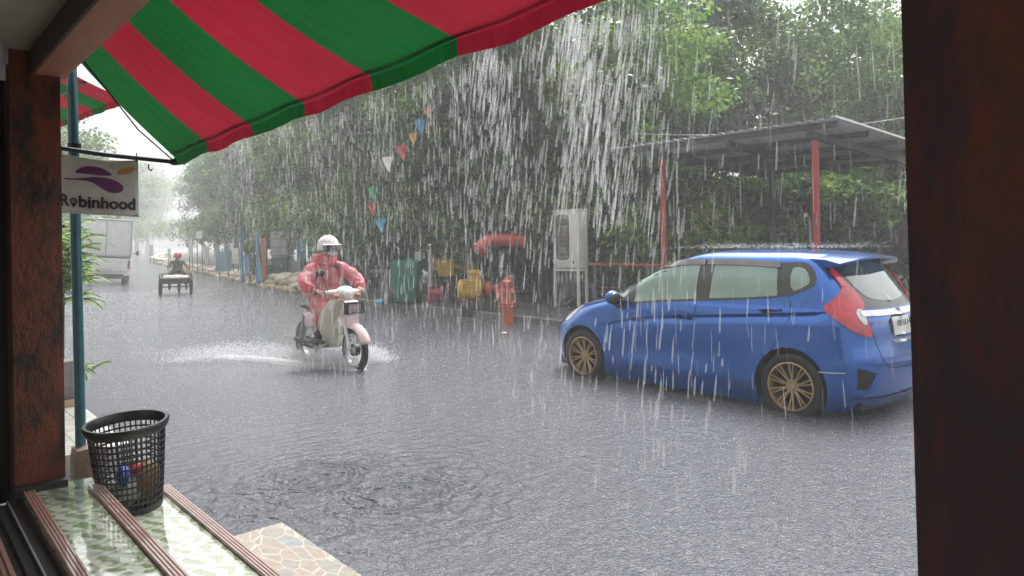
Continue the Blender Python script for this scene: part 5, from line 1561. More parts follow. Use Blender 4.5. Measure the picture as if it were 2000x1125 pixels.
# green wheelie bin
def wheelie(name, label, loc, rz, matl, h=1.0, w_=.56, dp=.6, grp=None):
    t = thing(name, label, 'bin', loc, rz, grp)
    b_ = MB(); n = 6
    vs = []
    for z, sc_ in ((.06, .78), (h * .9, 1.0)):
        vs += [(-w_ / 2 * sc_, -dp / 2 * sc_, z), (w_ / 2 * sc_, -dp / 2 * sc_, z), (w_ / 2 * sc_, dp / 2 * sc_, z), (-w_ / 2 * sc_, dp / 2 * sc_, z)]
    b_.add(vs, [(3, 2, 1, 0), (4, 5, 6, 7), (0, 1, 5, 4), (1, 2, 6, 5), (2, 3, 7, 6), (3, 0, 4, 7)])
    b_.box((0, 0, h * .88), (w_ + .05, dp + .05, .07), bev=.015)
    for k in (-.12, .12): b_.box((k, -dp / 2 * .93, h * .5), (.05, .03, h * .7), Matrix.Rotation(R(-6.5), 3, 'X'), bev=.008)
    b_.build('tub', matl, t, smooth=30)
    l_ = MB(); l_.box((0, .01, h * .95), (w_ + .04, dp + .08, .05), Matrix.Rotation(R(4), 3, 'X'), bev=.02); l_.tube([(-w_ / 2, dp / 2 + .05, h * .92), (w_ / 2, dp / 2 + .05, h * .92)], .018, 8); l_.build('lid', matl, t, smooth=40)
    for sx in (-1, 1):
        q = MB(); q.lathe([(0, -.025), (.1, -.025), (.1, .025), (0, .025)], 20, Matrix.Translation((sx * w_ * .42, dp * .38, .1)) @ Matrix.Rotation(PI / 2, 4, 'Y')); q.build('wheel', M['black'], t, smooth=40)
    return t
gbp = at(795, 590, 17.4)
wheelie('wheelie_bin', 'bright green wheelie bin tilted on the far pavement near the pump', (gbp.x, gbp.y, .12), -YAW - .1, M['binG'], 1.02, .62, .6)
tb = at(752, 590, 17.6); t = thing('concrete_bench', 'grey concrete slab table left of the bright green wheelie bin', 'table', (tb.x, tb.y, .12), -YAW)
p = MB(); p.box((0, 0, .76), (.62, .5, .06), bev=.01); p.build('slab', M['kerb'], t, smooth=40)
p = MB(); p.box((.06, 0, .37), (.3, .32, .73), bev=.01); p.build('pedestal', M['kerb'], t, smooth=40)
bxp = at(817, 500, 17.6); t = thing('switch_box', 'small white switch box on a thin post behind the green wheelie bin', 'box', (bxp.x, bxp.y, .12))
p = MB(); p.box((0, 0, bxp.z - .12), (.16, .1, .2), Matrix.Rotation(-YAW, 3, 'Z'), bev=.01); p.build('case', M['board'], t, smooth=40)
p = MB(); p.tube([(0, .08, 0), (0, .08, 1.35)], .025, 8); p.build('post', M['dkmetal'], t, smooth=50)
bg = at(742, 578, 17.3); o = MB().ell((0, 0, 0), (.12, .1, .07), 12, 8).build('plastic_bag', M['skyb'], smooth=40); o.location = (bg.x, bg.y, .18); tag(o, 'light blue plastic bag lying by the concrete table', 'bag')
bt = thing('water_bottle', 'clear white bottle standing by the concrete table', 'bottle', (bg.x + .12, bg.y - .06, .12)); q = MB(); q.lathe([(0, 0), (.045, 0), (.045, .2), (.02, .26), (.02, .29), (0, .29)], 14); q.build('bottle_body', M['tlclear'], bt, smooth=40)
q = MB(); q.lathe([(0, .29), (.023, .29), (.023, .32), (0, .32)], 12); q.build('cap', M['skyb'], bt)
blob_mb = MB(); blob_mb.ell((0, 0, 0), (.055, .04, .018), 10, 6); o = blob_mb.build('splash_blob', M['white'], smooth=30); o.location = at(985, 660, 12.4); o.location.z = .02; tag(o, 'white blob standing in for a splash on the water before the standpipe', 'litter')  # flat white blob added in place of a splash of water

# ------------------------------------------------------------------ bunting
bn = thing('bunting_string', 'string of small coloured flags hanging slantwise before the trees', 'bunting', at(850, 190, 13))
fl = [((835, 212), 'orangep', 1), ((820, 236), 'bluep', 1.5), ((806, 263), 'yellow', 1.1), ((785, 287), 'redpipe', 1.5), ((757, 309), 'white', 1.5), ((728, 368), 'greenp', 1.3), ((727, 402), 'redpipe', 1.1), ((743, 430), 'skyb', 1.4)]
pts = [Vector((0, 0, 0))] + [at(*f[0], 13) - bn.location for f in fl] + [at(760, 470, 13) - bn.location]
p = MB(); p.tube(pts, .004, 5); p.build('string', M['steel'], bn)
rr_ = random.Random(8)
for (px, c, s_) in fl:
    o_ = at(*px, 13) - bn.location; q = MB(); a = rr_.uniform(-.5, .5)
    ex_ = ax * math.cos(a) + fw * math.sin(a); w_ = .075 * s_; h = .17 * s_
    V = [o_ - ex_ * w_ + Vector((0, 0, .02)), o_ + ex_ * w_ + Vector((0, 0, .03)), o_ + ex_ * w_ * .5 + fw * .03 - Vector((0, 0, h * .5)), o_ + ex_ * w_ * .3 - Vector((0, 0, h)), o_ - ex_ * w_ * .6 - fw * .02 - Vector((0, 0, h * .4))]
    q.add(V, [(0, 1, 2, 4), (4, 2, 3)]); ob = q.build('flag', M[c], bn); solid(ob, .003)

# ------------------------------------------------------------------ clutter behind the sandbags, up the street
def gz(v): return Vector((v.x, v.y, .12))
def slab(name, label, cat, px, py0, py1, wpx, d, matl, dp=.08, extra=None):
    """board standing on the ground: px centre, py0 top, py1 bottom"""
    T_, B_ = at(px, py0, d), at(px, py1, d); w_ = wpx / FPX * d
    t = thing(name, label, cat, gz(B_), -YAW)
    b0 = max(0, B_.z - .12); h = T_.z - .12
    p = MB(); p.box((0, 0, (b0 + h) / 2), (w_, dp, h - b0), bev=.01); p.build('panel', matl, t, smooth=40)
    if b0 > .1:
        for sx in (-1, 1):
            p = MB(); p.tube([(sx * w_ * .4, .05, 0), (sx * w_ * .4, .05, h)], .025, 8); p.build('leg', M['dkmetal'], t)
    return t
t = slab('notice_board', 'pale grey notice board on legs behind the sandbags', 'board', 545, 452, 500, 32, 28, M['board'])
for k in range(3):
    p = MB(); p.box((0, -.05, 1.0 + .32 * k), (.6, .01, .015)); p.build('board_line', M['dkmetal'], t)
t = slab('vertical_banner', 'tall green advertising banner with pale lines behind the motorcyclist', 'banner', 612, 442, 500, 22, 27, M['greenp'], .04)
for k in range(4):
    p = MB(); p.box((-.01, -.03, 1.05 + .14 * k), (.22 - .03 * (k % 2), .01, .045)); p.build('printed_line', M['white'], t)
slab('blue_banner', 'small bright blue banner beside the tall green one', 'banner', 592, 470, 505, 10, 27.4, M['skyb'], .04)
slab('white_panel', 'white panel standing between the trunk and the green banner', 'panel', 588, 455, 512, 16, 29, M['board'], .04)
def post(name, label, px, py0, d, r_, matl, cat='post', grp=None):
    T_ = at(px, py0, d); t = thing(name, label, cat, gz(T_), 0, grp)
    p = MB(); p.tube([(0, 0, 0), (.02, 0, T_.z - .12)], r_, 10); p.build('shaft', matl, t, smooth=50)
    p = MB(); p.tube([(0, 0, 0), (0, 0, .05)], r_ * 1.5, 10); p.build('foot', matl, t, smooth=50)
    return t
post('street_post', 'thick blue post right behind the sandbags, beside the orange post', 503, 455, 27, .075, M['bluep'])
post('street_post', 'slim blue post left of the vine-hung shrub by the sandbags', 471, 452, 28, .05, M['bluep'])
post('street_post', 'thin light blue post on the far side of the dark green bin', 582, 470, 27, .04, M['skyb'])
t = slab('orange_gatepost', 'weathered orange gatepost between the blue post and the notice board', 'post', 517, 462, 545, 9, 26.5, M['orangep'], .18)
p = MB(); p.box((-.05, 0, 1.72), (.3, .2, .1), bev=.02); p.build('cap', M['rust'], t, smooth=40)
d_ = at(549, 545, 27); wheelie('wheelie_bin', 'dark green wheelie bin standing behind the sandbag heap', (d_.x, d_.y, .12), -YAW + .1, M['binD'], 1.0, .5, .55)
slab('steel_locker', 'blue-grey steel locker behind the sandbags far up the street', 'locker', 437, 490, 530, 22, 33, M['bluebox'], .5)
slab('blue_hoarding', 'low blue hoarding panel behind the sandbags', 'panel', 481, 500, 540, 16, 28.5, M['bluep'], .05)
slab('gate_panel', 'pale turquoise low gate panel beside the orange gatepost', 'panel', 509, 520, 548, 9, 26.8, M['skyb'], .05)
for k, (px, p0, p1, w_, d, lb) in enumerate(((389, 452, 466, 12, 40, 'white street sign high on its post among the far trunks'), (372, 468, 500, 7, 42, 'narrow white sign board beside a far trunk'), (403, 480, 505, 12, 44, 'low white sign board between far trunks'), (330, 485, 505, 5, 48, 'small white marker board far up the street'), (296, 478, 500, 8, 60, 'faint white board furthest up the street'), (460, 485, 515, 12, 34, 'white poster board beside the blue-grey locker'))):
    slab('sign_board', lb, 'sign', px, p0, p1, w_, d, M['white'], .04)
# low wall run behind the sandbags
wl_ = MB(); 
for a, c in ((28, 34), (34.2, 41), (41.2, 50)):
    xa, xc = KX(a) + 2.3, KX(c) + 2.3
    wl_.add([(xa, a, 0), (xa, a, .8), (xa + .15, a, .8), (xa + .15, a, 0), (xc, c, 0), (xc, c, .8), (xc + .15, c, .8), (xc + .15, c, 0)], [(0, 1, 5, 4), (1, 2, 6, 5), (2, 3, 7, 6), (0, 3, 2, 1), (4, 5, 6, 7)])
tag(wl_.build('low_wall', M['kerb']), 'low grey wall running behind the sandbags', 'wall')
# right background: shed, bar fence, white wall
s0 = at(1562, 470, 25); t = thing('shed', 'brown shed with a white gabled roof behind the carport', 'shed', (s0.x, s0.y, .15), -YAW)
p = MB(); p.box((0, 0, .85), (1.9, 1.6, 1.7)); p.build('wall', mat('brown_boards', (.1, .07, .065), .7, col2=(.06, .045, .045), scale=2, stretch=(8, 1, .4)), t)
p = MB(); p.prism([(-1.15, 1.7), (1.15, 1.7), (.15, 2.05)], lambda u, v, d: Vector((u, d, v)), -1.0, 1.0); p.build('roof', M['board'], t)
f0 = at(1660, 500, 24); t = thing('bar_fence', 'black vertical bar fence at the far right behind the car', 'fence', (f0.x, f0.y, .2), -YAW)
for z in (.15, 1.75):
    p = MB(); p.box((1.8, 0, z), (5.4, .05, .06)); p.build('rail', M['dkmetal'], t)
for k in range(22):
    p = MB(); p.tube([(-.8 + .25 * k, 0, 0), (-.8 + .25 * k, 0, 1.78)], .014, 6); p.build('bar', M['dkmetal'], t)
wv = at(1690, 500, 27); t = MB().box((0, 0, .6), (4.4, .2, 1.2)).build('white_wall', M['white']); t.location = (wv.x, wv.y, .15); t.rotation_euler = (0, 0, -YAW); tag(t, 'low white wall behind the black bar fence', 'wall')
# ------------------------------------------------------------------ trees and shrubs
rng = np.random.default_rng(7)
def leaf_cloud(clumps, n_each, size, flat=.35):
    """clumps: (centre, radii); returns quads of leaves spread through each clump, denser to its skin"""
    C, V = [], []
    for (c, r_), n in zip(clumps, n_each):
        u = rng.normal(size=(n, 3)); u /= np.linalg.norm(u, axis=1)[:, None]
        rad_ = rng.uniform(.35, 1.0, n) ** .5 * (1 + .18 * rng.normal(size=n))
        C.append(np.array(c) + u * rad_[:, None] * np.array(r_)); V.append(u)
    C = np.concatenate(C); U = np.concatenate(V); n = len(C)
    nrm = U * .6 + rng.normal(size=(n, 3)) * .7 + np.array([0, 0, .55]); nrm /= np.linalg.norm(nrm, axis=1)[:, None]
    t = np.cross(nrm, rng.normal(size=(n, 3))); t /= np.linalg.norm(t, axis=1)[:, None]
    b = np.cross(nrm, t)
    s = size * rng.uniform(.6, 1.35, n)[:, None]
    P = np.stack([C - t * s * .5, C + b * s * .27 + nrm * s * .05, C + t * s * .5, C - b * s * .27 + nrm * s * .05], axis=1).reshape(-1, 3)
    F = np.arange(n * 4).reshape(-1, 4)
    return P, F
def crown_clumps(R_, H, nclump, seed, rc=(.22, .40), drop=.25):
    r = random.Random(seed); out = []
    for i in range(nclump):
        while True:
            x, y, z = r.uniform(-1, 1), r.uniform(-1, 1), r.uniform(-1, 1)
            q = x * x + y * y + z * z
            if .12 < q < 1: break
        k = r.uniform(*rc)
        out.append(((x * R_ * .86, y * R_ * .86, z * H * .86), (R_ * k, R_ * k, R_ * k * r.uniform(.55, .85))))
    for i in range(int(nclump * drop)):          # hanging lower tufts
        a = r.uniform(0, 6.28); q = r.uniform(.4, 1)
        k = r.uniform(.14, .24)
        out.append(((math.cos(a) * R_ * q, math.sin(a) * R_ * q, -H * r.uniform(.85, 1.15)), (R_ * k, R_ * k, R_ * k * 1.2)))
    return out
crowns = {}
def make_crown(key, R_, H, ncl, nleaf, size, matl, seed, **k):
    cl = crown_clumps(R_, H, ncl, seed, **k)
    tot = sum(c[1][0] ** 2 for c in cl)
    ne = [max(20, int(nleaf * c[1][0] ** 2 / tot)) for c in cl]
    P, F = leaf_cloud(cl, ne, size)
    crowns[key] = (raw_mesh('crown', P, F, matl, 4), cl, R_, H)
make_crown('nearA', 3.3, 3.4, 95, 30000, .16, M['leafA'], 1, rc=(.13, .27))
make_crown('nearB', 3.3, 3.4, 85, 26000, .165, M['leafB'], 2, rc=(.13, .27))
make_crown('nearC', 3.4, 3.2, 95, 30000, .16, M['leafC'], 3, rc=(.13, .27))
make_crown('midA', 3.6, 3.6, 80, 13000, .23, M['leafA'], 4, rc=(.14, .28))
make_crown('midC', 3.6, 3.6, 80, 13000, .24, M['leafC'], 5, rc=(.14, .28))
trunks = {}
def trunk_mesh(R_, H, th, seed, cl):
    r = random.Random(seed); mb = MB()
    zc = th + H
    lean = Vector((r.uniform(-.25, .25), r.uniform(-.25, .25), 0))
    pts = [Vector((0, 0, -.1)), Vector((.02, .03, th * .35)) + lean * .3, Vector((0, 0, th * .8)) + lean * .8, Vector((0, 0, th + H * .4)) + lean * 1.2, Vector((0, 0, th + H * 1.2)) + lean * 1.4]
    pts = chaikin([tuple(p) for p in pts], 1, False); mb.tube(pts, [.30 * (1 - .85 * i / (len(pts) - 1)) for i in range(len(pts))], 10)
    big = sorted(cl, key=lambda c: -c[1][0])[:9]
    for c, _ in big:
        e = Vector(c) + Vector((0, 0, zc)); s = Vector((0, 0, th * r.uniform(.75, 1.0) + H * .1)) + lean
        mid = s.lerp(e, .5) + Vector((r.uniform(-.3, .3), r.uniform(-.3, .3), .35))
        mb.tube([s, s.lerp(mid, .5), mid, e], [.12, .10, .07, .025], 7)
    for k in range(5):                               # hanging roots and thin stems
        a = r.uniform(0, 6.28); d = r.uniform(.15, .9)
        mb.tube([(math.cos(a) * d, math.sin(a) * d, th + .6), (math.cos(a) * d * .8, math.sin(a) * d * .8, th * .5), (math.cos(a) * d * .6, math.sin(a) * d * .6, -.05)], [.03, .025, .035], 6)
    return mb
def tree(key, x, y, sc_, rz, th, label, seed, grp='trees along the far side of the street', z=.12):
    me, cl, R_, H = crowns[key]
    t = thing('street_tree', label, 'tree', (x, y, z), rz, grp)
    t.scale = (sc_, sc_, sc_)
    kk = (key, round(th, 1))
    if kk not in trunks:
        tm_ = trunk_mesh(R_, H, th, seed, cl).build('trunk', M['bark'], None, smooth=60); trunks[kk] = tm_.data; tm_.parent = t
    else: link('trunk', trunks[kk], t)
    c = link('crown', me, t); c.location = (0, 0, th + H)
    return t
TREES = [
 ('nearB', 13.9, 11.7, .86, 0.4, 2.2, 'bright green leafy tree spreading behind the meter cabinet'),
 ('nearC', 12.4, 13.2, 1.0, 1.3, 2.0, 'dense dark tree behind the yellow pump motor'),
 ('nearA', 12.3, 16.0, .98, 2.2, 2.0, 'mid green tree behind the green wheelie bin'),
 ('nearC', 13.2, 18.6, 1.02, 4.0, 2.0, 'dark leafy tree hung over the concrete table'),
 ('nearA', 13.2, 21.6, 1.0, 5.2, 2.0, 'mid green tree right behind the motorcyclist, under the awning edge'),
 ('midA', 13.4, 25.4, .95, .7, 2.4, 'tree with a thick dark trunk beside the notice board'),
 ('midC', 14.6, 29.0, .95, 2.0, 2.4, 'dark tree behind the blue posts'),
 ('midA', 16.2, 33.5, .95, 3.1, 2.4, 'hazy tree above the blue-grey locker'),
 ('midC', 17.0, 38.5, 1.0, 4.3, 2.6, 'hazy tree right of the white street sign'),
 ('midA', 17.6, 44, 1.0, 5.1, 2.6, 'faded tree left of the white street sign'),
 ('midC', 19.5, 51, 1.05, .3, 2.6, 'faded tree above the tricycle rider'),
 ('midA', 22.0, 60, 1.1, 1.9, 2.6, 'pale tree far up the street beyond the tricycle'),
 ('midA', 25.5, 72, 1.15, 2.9, 2.6, 'very pale tree where the street bends'),
 ('midC', 30.0, 88, 1.3, 3.9, 2.6, 'faint grey tree past the bend of the street'),
 ('midA', 25, 108, 1.4, .9, 2.6, 'ghostly tree at the end of the street, by the truck'),
 ('midC', 40, 112, 1.4, 4.9, 2.6, 'ghostly tree furthest along the right side of the street'),
 ('nearA', 20.6, 10.0, 1.04, 3.3, 2.0, 'mid green tree rising behind the carport roof, left part'),
 ('nearA', 22.6, 7.2, .86, 1.1, 2.0, 'tall tree rising over the right half of the carport'),
 ('nearC', 17.2, 12.8, 1.12, .2, 2.0, 'tall dark tree in the second row, left of the carport'),
 ('midC', 20.5, 16.5, 1.1, 2.4, 2.2, 'dark tree of the second row behind the pump set'),
 ('midA', 19.5, 21.0, 1.05, 3.4, 2.2, 'tree of the second row behind the concrete table'),
 ('midC', 20.0, 26.5, 1.0, 5.4, 2.2, 'dark tree of the second row behind the motorcyclist'),
 ('midA', 24.5, 10.8, .98, .5, 2.2, 'tree behind the shed'),
 ('midC', 25.5, 4.0, .95, 1.5, 1.2, 'dark tree behind the bar fence at the far right'),
 ('midA', 26.5, 7.0, .9, 4.1, 1.0, 'grey-green tree closing the view right of the shed'),
]
for i, (k, x, y, s_, rz, th, lb) in enumerate(TREES): tree(k, x, y, s_, rz, th, lb, 20 + i)
for x, y, s_, lb in ((6.6, 45, 1.0, 'faded round tree rising behind the white truck'), (9.6, 60, 1.05, 'pale tree between the truck and the bend, further off'), (11.5, 78, 1.2, 'fainter tree left of the street past the truck'), (8.0, 64, 1.1, 'faint tall tree seen past the teal pole'), (16.5, 96, 1.3, 'faint tree on the left where the street vanishes'), (30, 138, 1.7, 'pale tree closing the end of the street, nearest of three'), (37, 152, 1.9, 'paler tree closing the end of the street, in the middle'), (44, 172, 2.0, 'palest tree closing the end of the street, furthest off')):
    tree('midA', x, y, s_, 1.0, 2.6, lb, 70, 'trees along the near side of the street', 0)
# shrubs under the carport and along the pavement
def shrub(name, label, x, y, R_, H, n, size, matl, seed, grp='shrubs along the far pavement', z=.12):
    cl = crown_clumps(R_, H, 15, seed, rc=(.3, .48), drop=.0)
    tot = sum(c[1][0] ** 2 for c in cl)
    P, F = leaf_cloud(cl, [int(n * c[1][0] ** 2 / tot) for c in cl], size)
    P[:, 2] = np.maximum(P[:, 2] + H, .02)
    t = thing(name, label, 'shrub', (x, y, z), 0, grp)
    link('foliage', raw_mesh('foliage', P, F, matl, 4), t)
    mb = MB(); r = random.Random(seed)
    for k in range(7):
        c = Vector(cl[k][0]) + Vector((0, 0, H)); mb.tube([(r.uniform(-.1, .1), r.uniform(-.1, .1), -.05), c * .5 + Vector((0, 0, .1)), c], [.03, .02, .01], 6)
    mb.build('stem', M['bark'], t, smooth=60)
    return t
shrub('leafy_shrub', 'bright yellow-green shrub behind the left end of the carport', 17.3, 10.4, 1.5, 1.7, 6500, .17, M['leafB'], 31)
shrub('leafy_shrub', 'bright green shrub seen between the carport posts', 17.6, 8.6, 1.6, 1.75, 6500, .17, M['leafB'], 32)
shrub('leafy_shrub', 'mid green shrub beside the dark carport post', 18.2, 6.9, 1.5, 1.6, 6000, .17, M['leafA'], 33)
shrub('leafy_shrub', 'dark shrub right of the second red post', 19.4, 5.4, 1.7, 1.4, 5200, .17, M['leafC'], 34)
shrub('leafy_shrub', 'drooping bright shrub beside the meter cabinet', 12.5, 10.2, .9, 1.5, 4200, .14, M['leafB'], 35)
shrub('leafy_shrub', 'dark shrub behind the meter cabinet', 13.2, 12.0, 1.3, 1.1, 4200, .15, M['leafC'], 36)
shrub('leafy_shrub', 'dark shrub behind the pump motor', 12.8, 14.4, 1.2, 1.0, 4000, .15, M['leafC'], 37)
shrub('leafy_shrub', 'low dark shrub behind the wheelie bin', 12.6, 17.0, 1.2, .9, 4000, .15, M['leafC'], 38)
shrub('leafy_shrub', 'olive shrub just right of the motorcyclist', 12.0, 19.6, 1.2, 1.2, 4800, .14, M['leafA'], 39)
shrub('leafy_shrub', 'vine-hung shrub between the two blue posts', 12.0, 29.2, .9, 1.2, 3000, .17, M['leafA'], 40)
shrub('leafy_shrub', 'dark shrub left of the notice board', 15.0, 27.0, 1.4, .7, 3000, .18, M['leafC'], 41)
# backing hedge mass that closes the view under the crowns
hp = []
r = random.Random(9)
for k in range(46):
    a = -6 + k * 1.25; hp.append(((max(KX(a), 9.3) + 13.5 + r.uniform(-1, 1) + (4 if a < 9 else 0), a, r.uniform(.8, 2.6)), (1.5, 1.4, 1.5)))
P, F = leaf_cloud(hp, [620] * len(hp), .34)
tag(link('hedge', raw_mesh('hedge', P, F, M['leafA'], 4)), 'dark overgrown hedge mass closing the view behind the trees', 'hedge', kind='stuff')

# feathery compound leaves: fern-like plant by the near pavement, and fronds in front of the carport shrubs
def frond_plant(name, label, loc, n, ln, seed, matl, zlo=.5, cat='plant', spread=1.0):
    r = random.Random(seed); t = thing(name, label, cat, loc)
    V, F = [], []
    st_ = MB()
    for k in range(n):
        a = r.uniform(0, 6.28); el = r.uniform(.1, .9); z0 = zlo * (r.uniform(.55, 1) if zlo > 1 else r.uniform(0, 1))
        o = Vector((r.uniform(-.1, .1) * spread, r.uniform(-.1, .1) * spread, z0)); d = Vector((math.cos(a) * math.cos(el), math.sin(a) * math.cos(el), math.sin(el)))
        L = ln * r.uniform(.7, 1.2); spine = []
        for s in range(15):
            u = s / 14; spine.append(o + d * L * u + Vector((0, 0, -.45 * L * u * u)))
        st_.tube(spine[::2], .005, 5)
        sd = d.cross(Vector((0, 0, 1))).normalized()
        for s in range(2, 15):
            tt = (spine[s] - spine[s - 1]).normalized(); wl2 = L * .22 * math.sin(PI * (s + 1.5) / 17)
            for q in (-1, 1):
                e = spine[s] + sd * q * wl2 + tt * wl2 * .35 - Vector((0, 0, .02)); m_ = spine[s].lerp(e, .5); nb_ = tt * wl2 * .17
                b0 = len(V); V += [spine[s], m_ + nb_, e, m_ - nb_]; F.append((b0, b0 + 1, b0 + 2, b0 + 3))
    st_.tube([(0, 0, -.05), (.03, 0, zlo)], .02, 6)
    link('fronds', raw_mesh('fronds', np.array([tuple(v) for v in V]), np.array(F), matl, 4), t)
    st_.build('stem', M['bark'], t, smooth=60)
    return t
frond_plant('feathery_shrub', 'light green feathery shrub behind the teal pole', (1.36, 8.8, .15), 260, .30, 3, M['leafD'], 1.55, 'shrub', 2.2)
frond_plant('feathery_shrub', 'light green feathery fronds spilling over the truck from the left', (1.72, 10.6, .15), 130, .32, 5, M['leafD'], 1.7, 'shrub', 2.)
frond_plant('potted_plant', 'small green plant beside the pale stone block', (1.42, 7.9, .25), 14, .24, 6, M['leafD'], .2, 'plant')
frond_plant('palm_shrub', 'dark green fan of long fronds before the carport shrubs', (12.4, 7.95, .12), 44, 1.3, 7, M['leafB'], 1.3, 'shrub', 2.)
# leaning trunk at the far right
lt = MB(); A_, B_ = at(1735, 492, 13), at(1830, 400, 12.2)
lt.tube([at(1690, 540, 13.2), A_, A_.lerp(B_, .5), B_], [.26, .24, .22, .16], 14)
tag(lt.build('fallen_trunk', M['bark'], smooth=60), 'thick grey-brown trunk leaning behind the rear of the blue car', 'tree trunk')

# ------------------------------------------------------------------ sandbags
def bag_mesh(seed, matl):
    r = random.Random(seed); bm = bmesh.new(); bmesh.ops.create_icosphere(bm, subdivisions=3, radius=1)
    for v in bm.verts:
        c = v.co
        c.x = math.copysign(abs(c.x) ** .6, c.x) * .30; c.y = math.copysign(abs(c.y) ** .75, c.y) * .19; c.z = math.copysign(abs(c.z) ** .8, c.z) * .105
        c += Vector((r.uniform(-1, 1), r.uniform(-1, 1), r.uniform(-1, 1))) * .006
        if c.x > .26: c.z *= .5; c.y *= .8
    me = bpy.data.meshes.new('sandbag'); bm.to_mesh(me); bm.free(); me.materials.append(matl); me.shade_smooth(); return me
bags = [bag_mesh(i, M['bag'] if i % 3 else M['bag2']) for i in range(4)]
r = random.Random(12)
cnt = 0; far_v, far_f = [], []
def put_bag(x, y, z, a, tilt=0.):
    global cnt
    o = link('sandbag', bags[cnt % 4]); o.location = (x, y, z); o.rotation_euler = (r.uniform(-.2, .2), r.uniform(-.25, .25) + tilt, a); s = r.uniform(.85, 1.15); o.scale = (s, s, s)
    tag(o, 'tan woven sandbag in the low flood wall along the far kerb' if cnt % 4 in (0, 3) else 'off-white woven sandbag in the low flood wall along the far kerb', 'sandbag', 'tan sandbags of the flood wall' if cnt % 4 in (0, 3) else 'off-white sandbags of the flood wall')
    cnt += 1
y = 20.6
while y < 62 and cnt < 285:
    a = math.atan2(2.0, KX(y + 1) - KX(y - 1)); heap = y < 26
    for row in range(3 if heap else 2):
        for lay in range(3 if heap else 2):
            if r.random() < (.12 if lay == 0 else .3) or cnt >= 285: continue
            if row == 1 and lay == 0 and y > 34: continue
            put_bag(KX(y) - .12 + row * .34 + lay * .1 + r.uniform(-.07, .07), y + r.uniform(-.15, .15), .06 + lay * .155 + (.05 if row else 0), a + r.uniform(-.35, .35))
    y += .52 + max(0, y - 30) * .004
ymax = y
nb_v = np.array([tuple(v.co) for v in bags[1].vertices]); nb_f = np.array([tuple(p.vertices) for p in bags[1].polygons])
PV, PF, off = [], [], 0
while y < 150:
    a = math.atan2(2.0, KX(y + 1) - KX(y - 1)); ca, sa = math.cos(a), math.sin(a)
    for lay in range(2):
        q = nb_v * 1.5; q = np.stack([q[:, 0] * ca - q[:, 1] * sa, q[:, 0] * sa + q[:, 1] * ca, q[:, 2]], 1) + np.array([KX(y) + r.uniform(-.1, .2), y, .1 + lay * .26])
        PV.append(q); PF.append(nb_f + off); off += len(q)
    y += .95
tag(link('far_sandbags', raw_mesh('far_sandbags', np.concatenate(PV), np.concatenate(PF), M['bag'], 3)), 'rest of the sandbag wall fading away along the bend', 'sandbags', kind='stuff')
# ------------------------------------------------------------------ rain, awning runoff, splashes
rg = np.random.default_rng(21)
def streaks(P, ln, th, lean, spread=0.):
    """thin water threads: three-sided spindles along the fall"""
    n = len(P)
    d = np.array(lean)[None, :] + rg.normal(size=(n, 3)) * np.array([spread, spread, 0]); d = d / np.linalg.norm(d, axis=1)[:, None]
    a = np.cross(d, np.array([.3, .9, .1])); a /= np.linalg.norm(a, axis=1)[:, None]; b = np.cross(d, a)
    ln, th = ln[:, None], th[:, None]
    r3 = [(math.cos(q), math.sin(q)) for q in (0, 2.09, 4.19)]
    V = [P + d * ln * .5] + [P + d * ln * .12 + (a * c + b * s) * th for c, s in r3] + [P - d * ln * .38 + (a * c + b * s) * th * .9 for c, s in r3] + [P - d * ln * .5]
    V = np.stack(V, 1)
    F = [(0, 1, 2), (0, 2, 3), (0, 3, 1), (1, 4, 5), (1, 5, 2), (2, 5, 6), (2, 6, 3), (3, 6, 4), (3, 4, 1), (7, 5, 4), (7, 6, 5), (7, 4, 6)]
    F = np.array(F)[None] + (np.arange(n) * 8)[:, None, None]
    return V.reshape(-1, 3), F.reshape(-1, 3)
# rain in the open street
n = 26000
yy = rg.uniform(-2, 1, n); P = np.stack([rg.uniform(2.7, 17, n) , rg.uniform(-3, 30, n), rg.uniform(0, 9, n)], 1)
V, F = streaks(P, rg.uniform(.10, .30, n), rg.uniform(.0012, .0028, n), (.05, .05, 1), .035)
tag(link('rain', raw_mesh('rain', V, F, M['rain'], 3)), 'heavy rain falling over the whole street', 'rain', kind='stuff')
# water pouring off the awning edge
parts = []
def curtain(n, y0, y1, zlo, zhi, thick, lmin, lmax, xs=(.0, .12), lean=(.0, .0, 1), spread=.05, clump=0):
    if clump:
        cy_ = rg.uniform(y0, y1, clump); wt = rg.gamma(.55, size=clump) + .04; wt /= wt.sum(); ci = rg.choice(clump, n, p=wt); y = cy_[ci] + rg.normal(size=n) * .03
    else: y = rg.uniform(y0, y1, n)
    u = 1 - rg.uniform(0, 1, n) ** 1.5; z = zlo + (zhi - zlo) * u
    fall = 2.08 - z
    x = 1.335 + rg.uniform(xs[0], xs[1], n) * (.25 + np.maximum(fall, 0)) + .02
    return streaks(np.stack([x, y, z], 1), rg.uniform(lmin, lmax, n), rg.uniform(thick * .35, thick, n), lean, spread)
parts.append(curtain(1300, 1.1, 4.5, 0.05, 2.05, .0026, .02, .085, clump=60))
parts.append(curtain(420, 1.1, 1.72, .9, 2.08, .0036, .02, .085, (.0, .28), (.06, -.05, 1), .03, clump=14))
parts.append(curtain(800, 1.12, 1.75, 1.6, 2.12, .0040, .025, .095, (-.02, .3), (.10, -.09, 1), .045, clump=9))
parts.append(curtain(110, .45, 1.08, 1.35, 2.06, .0028, .03, .09, (.0, .25), (.08, -.07, 1), .04, clump=9))
parts.append(curtain(1300, 1.7, 3.8, 1.2, 2.08, .0028, .015, .07, (.0, .2), clump=40))
parts.append(curtain(24, .5, 1.1, .1, 1.4, .0022, .04, .12, (.0, .25), clump=12))
off = 0; VV, FF = [], []
for V, F in parts: VV.append(V); FF.append(F + off); off += len(V)
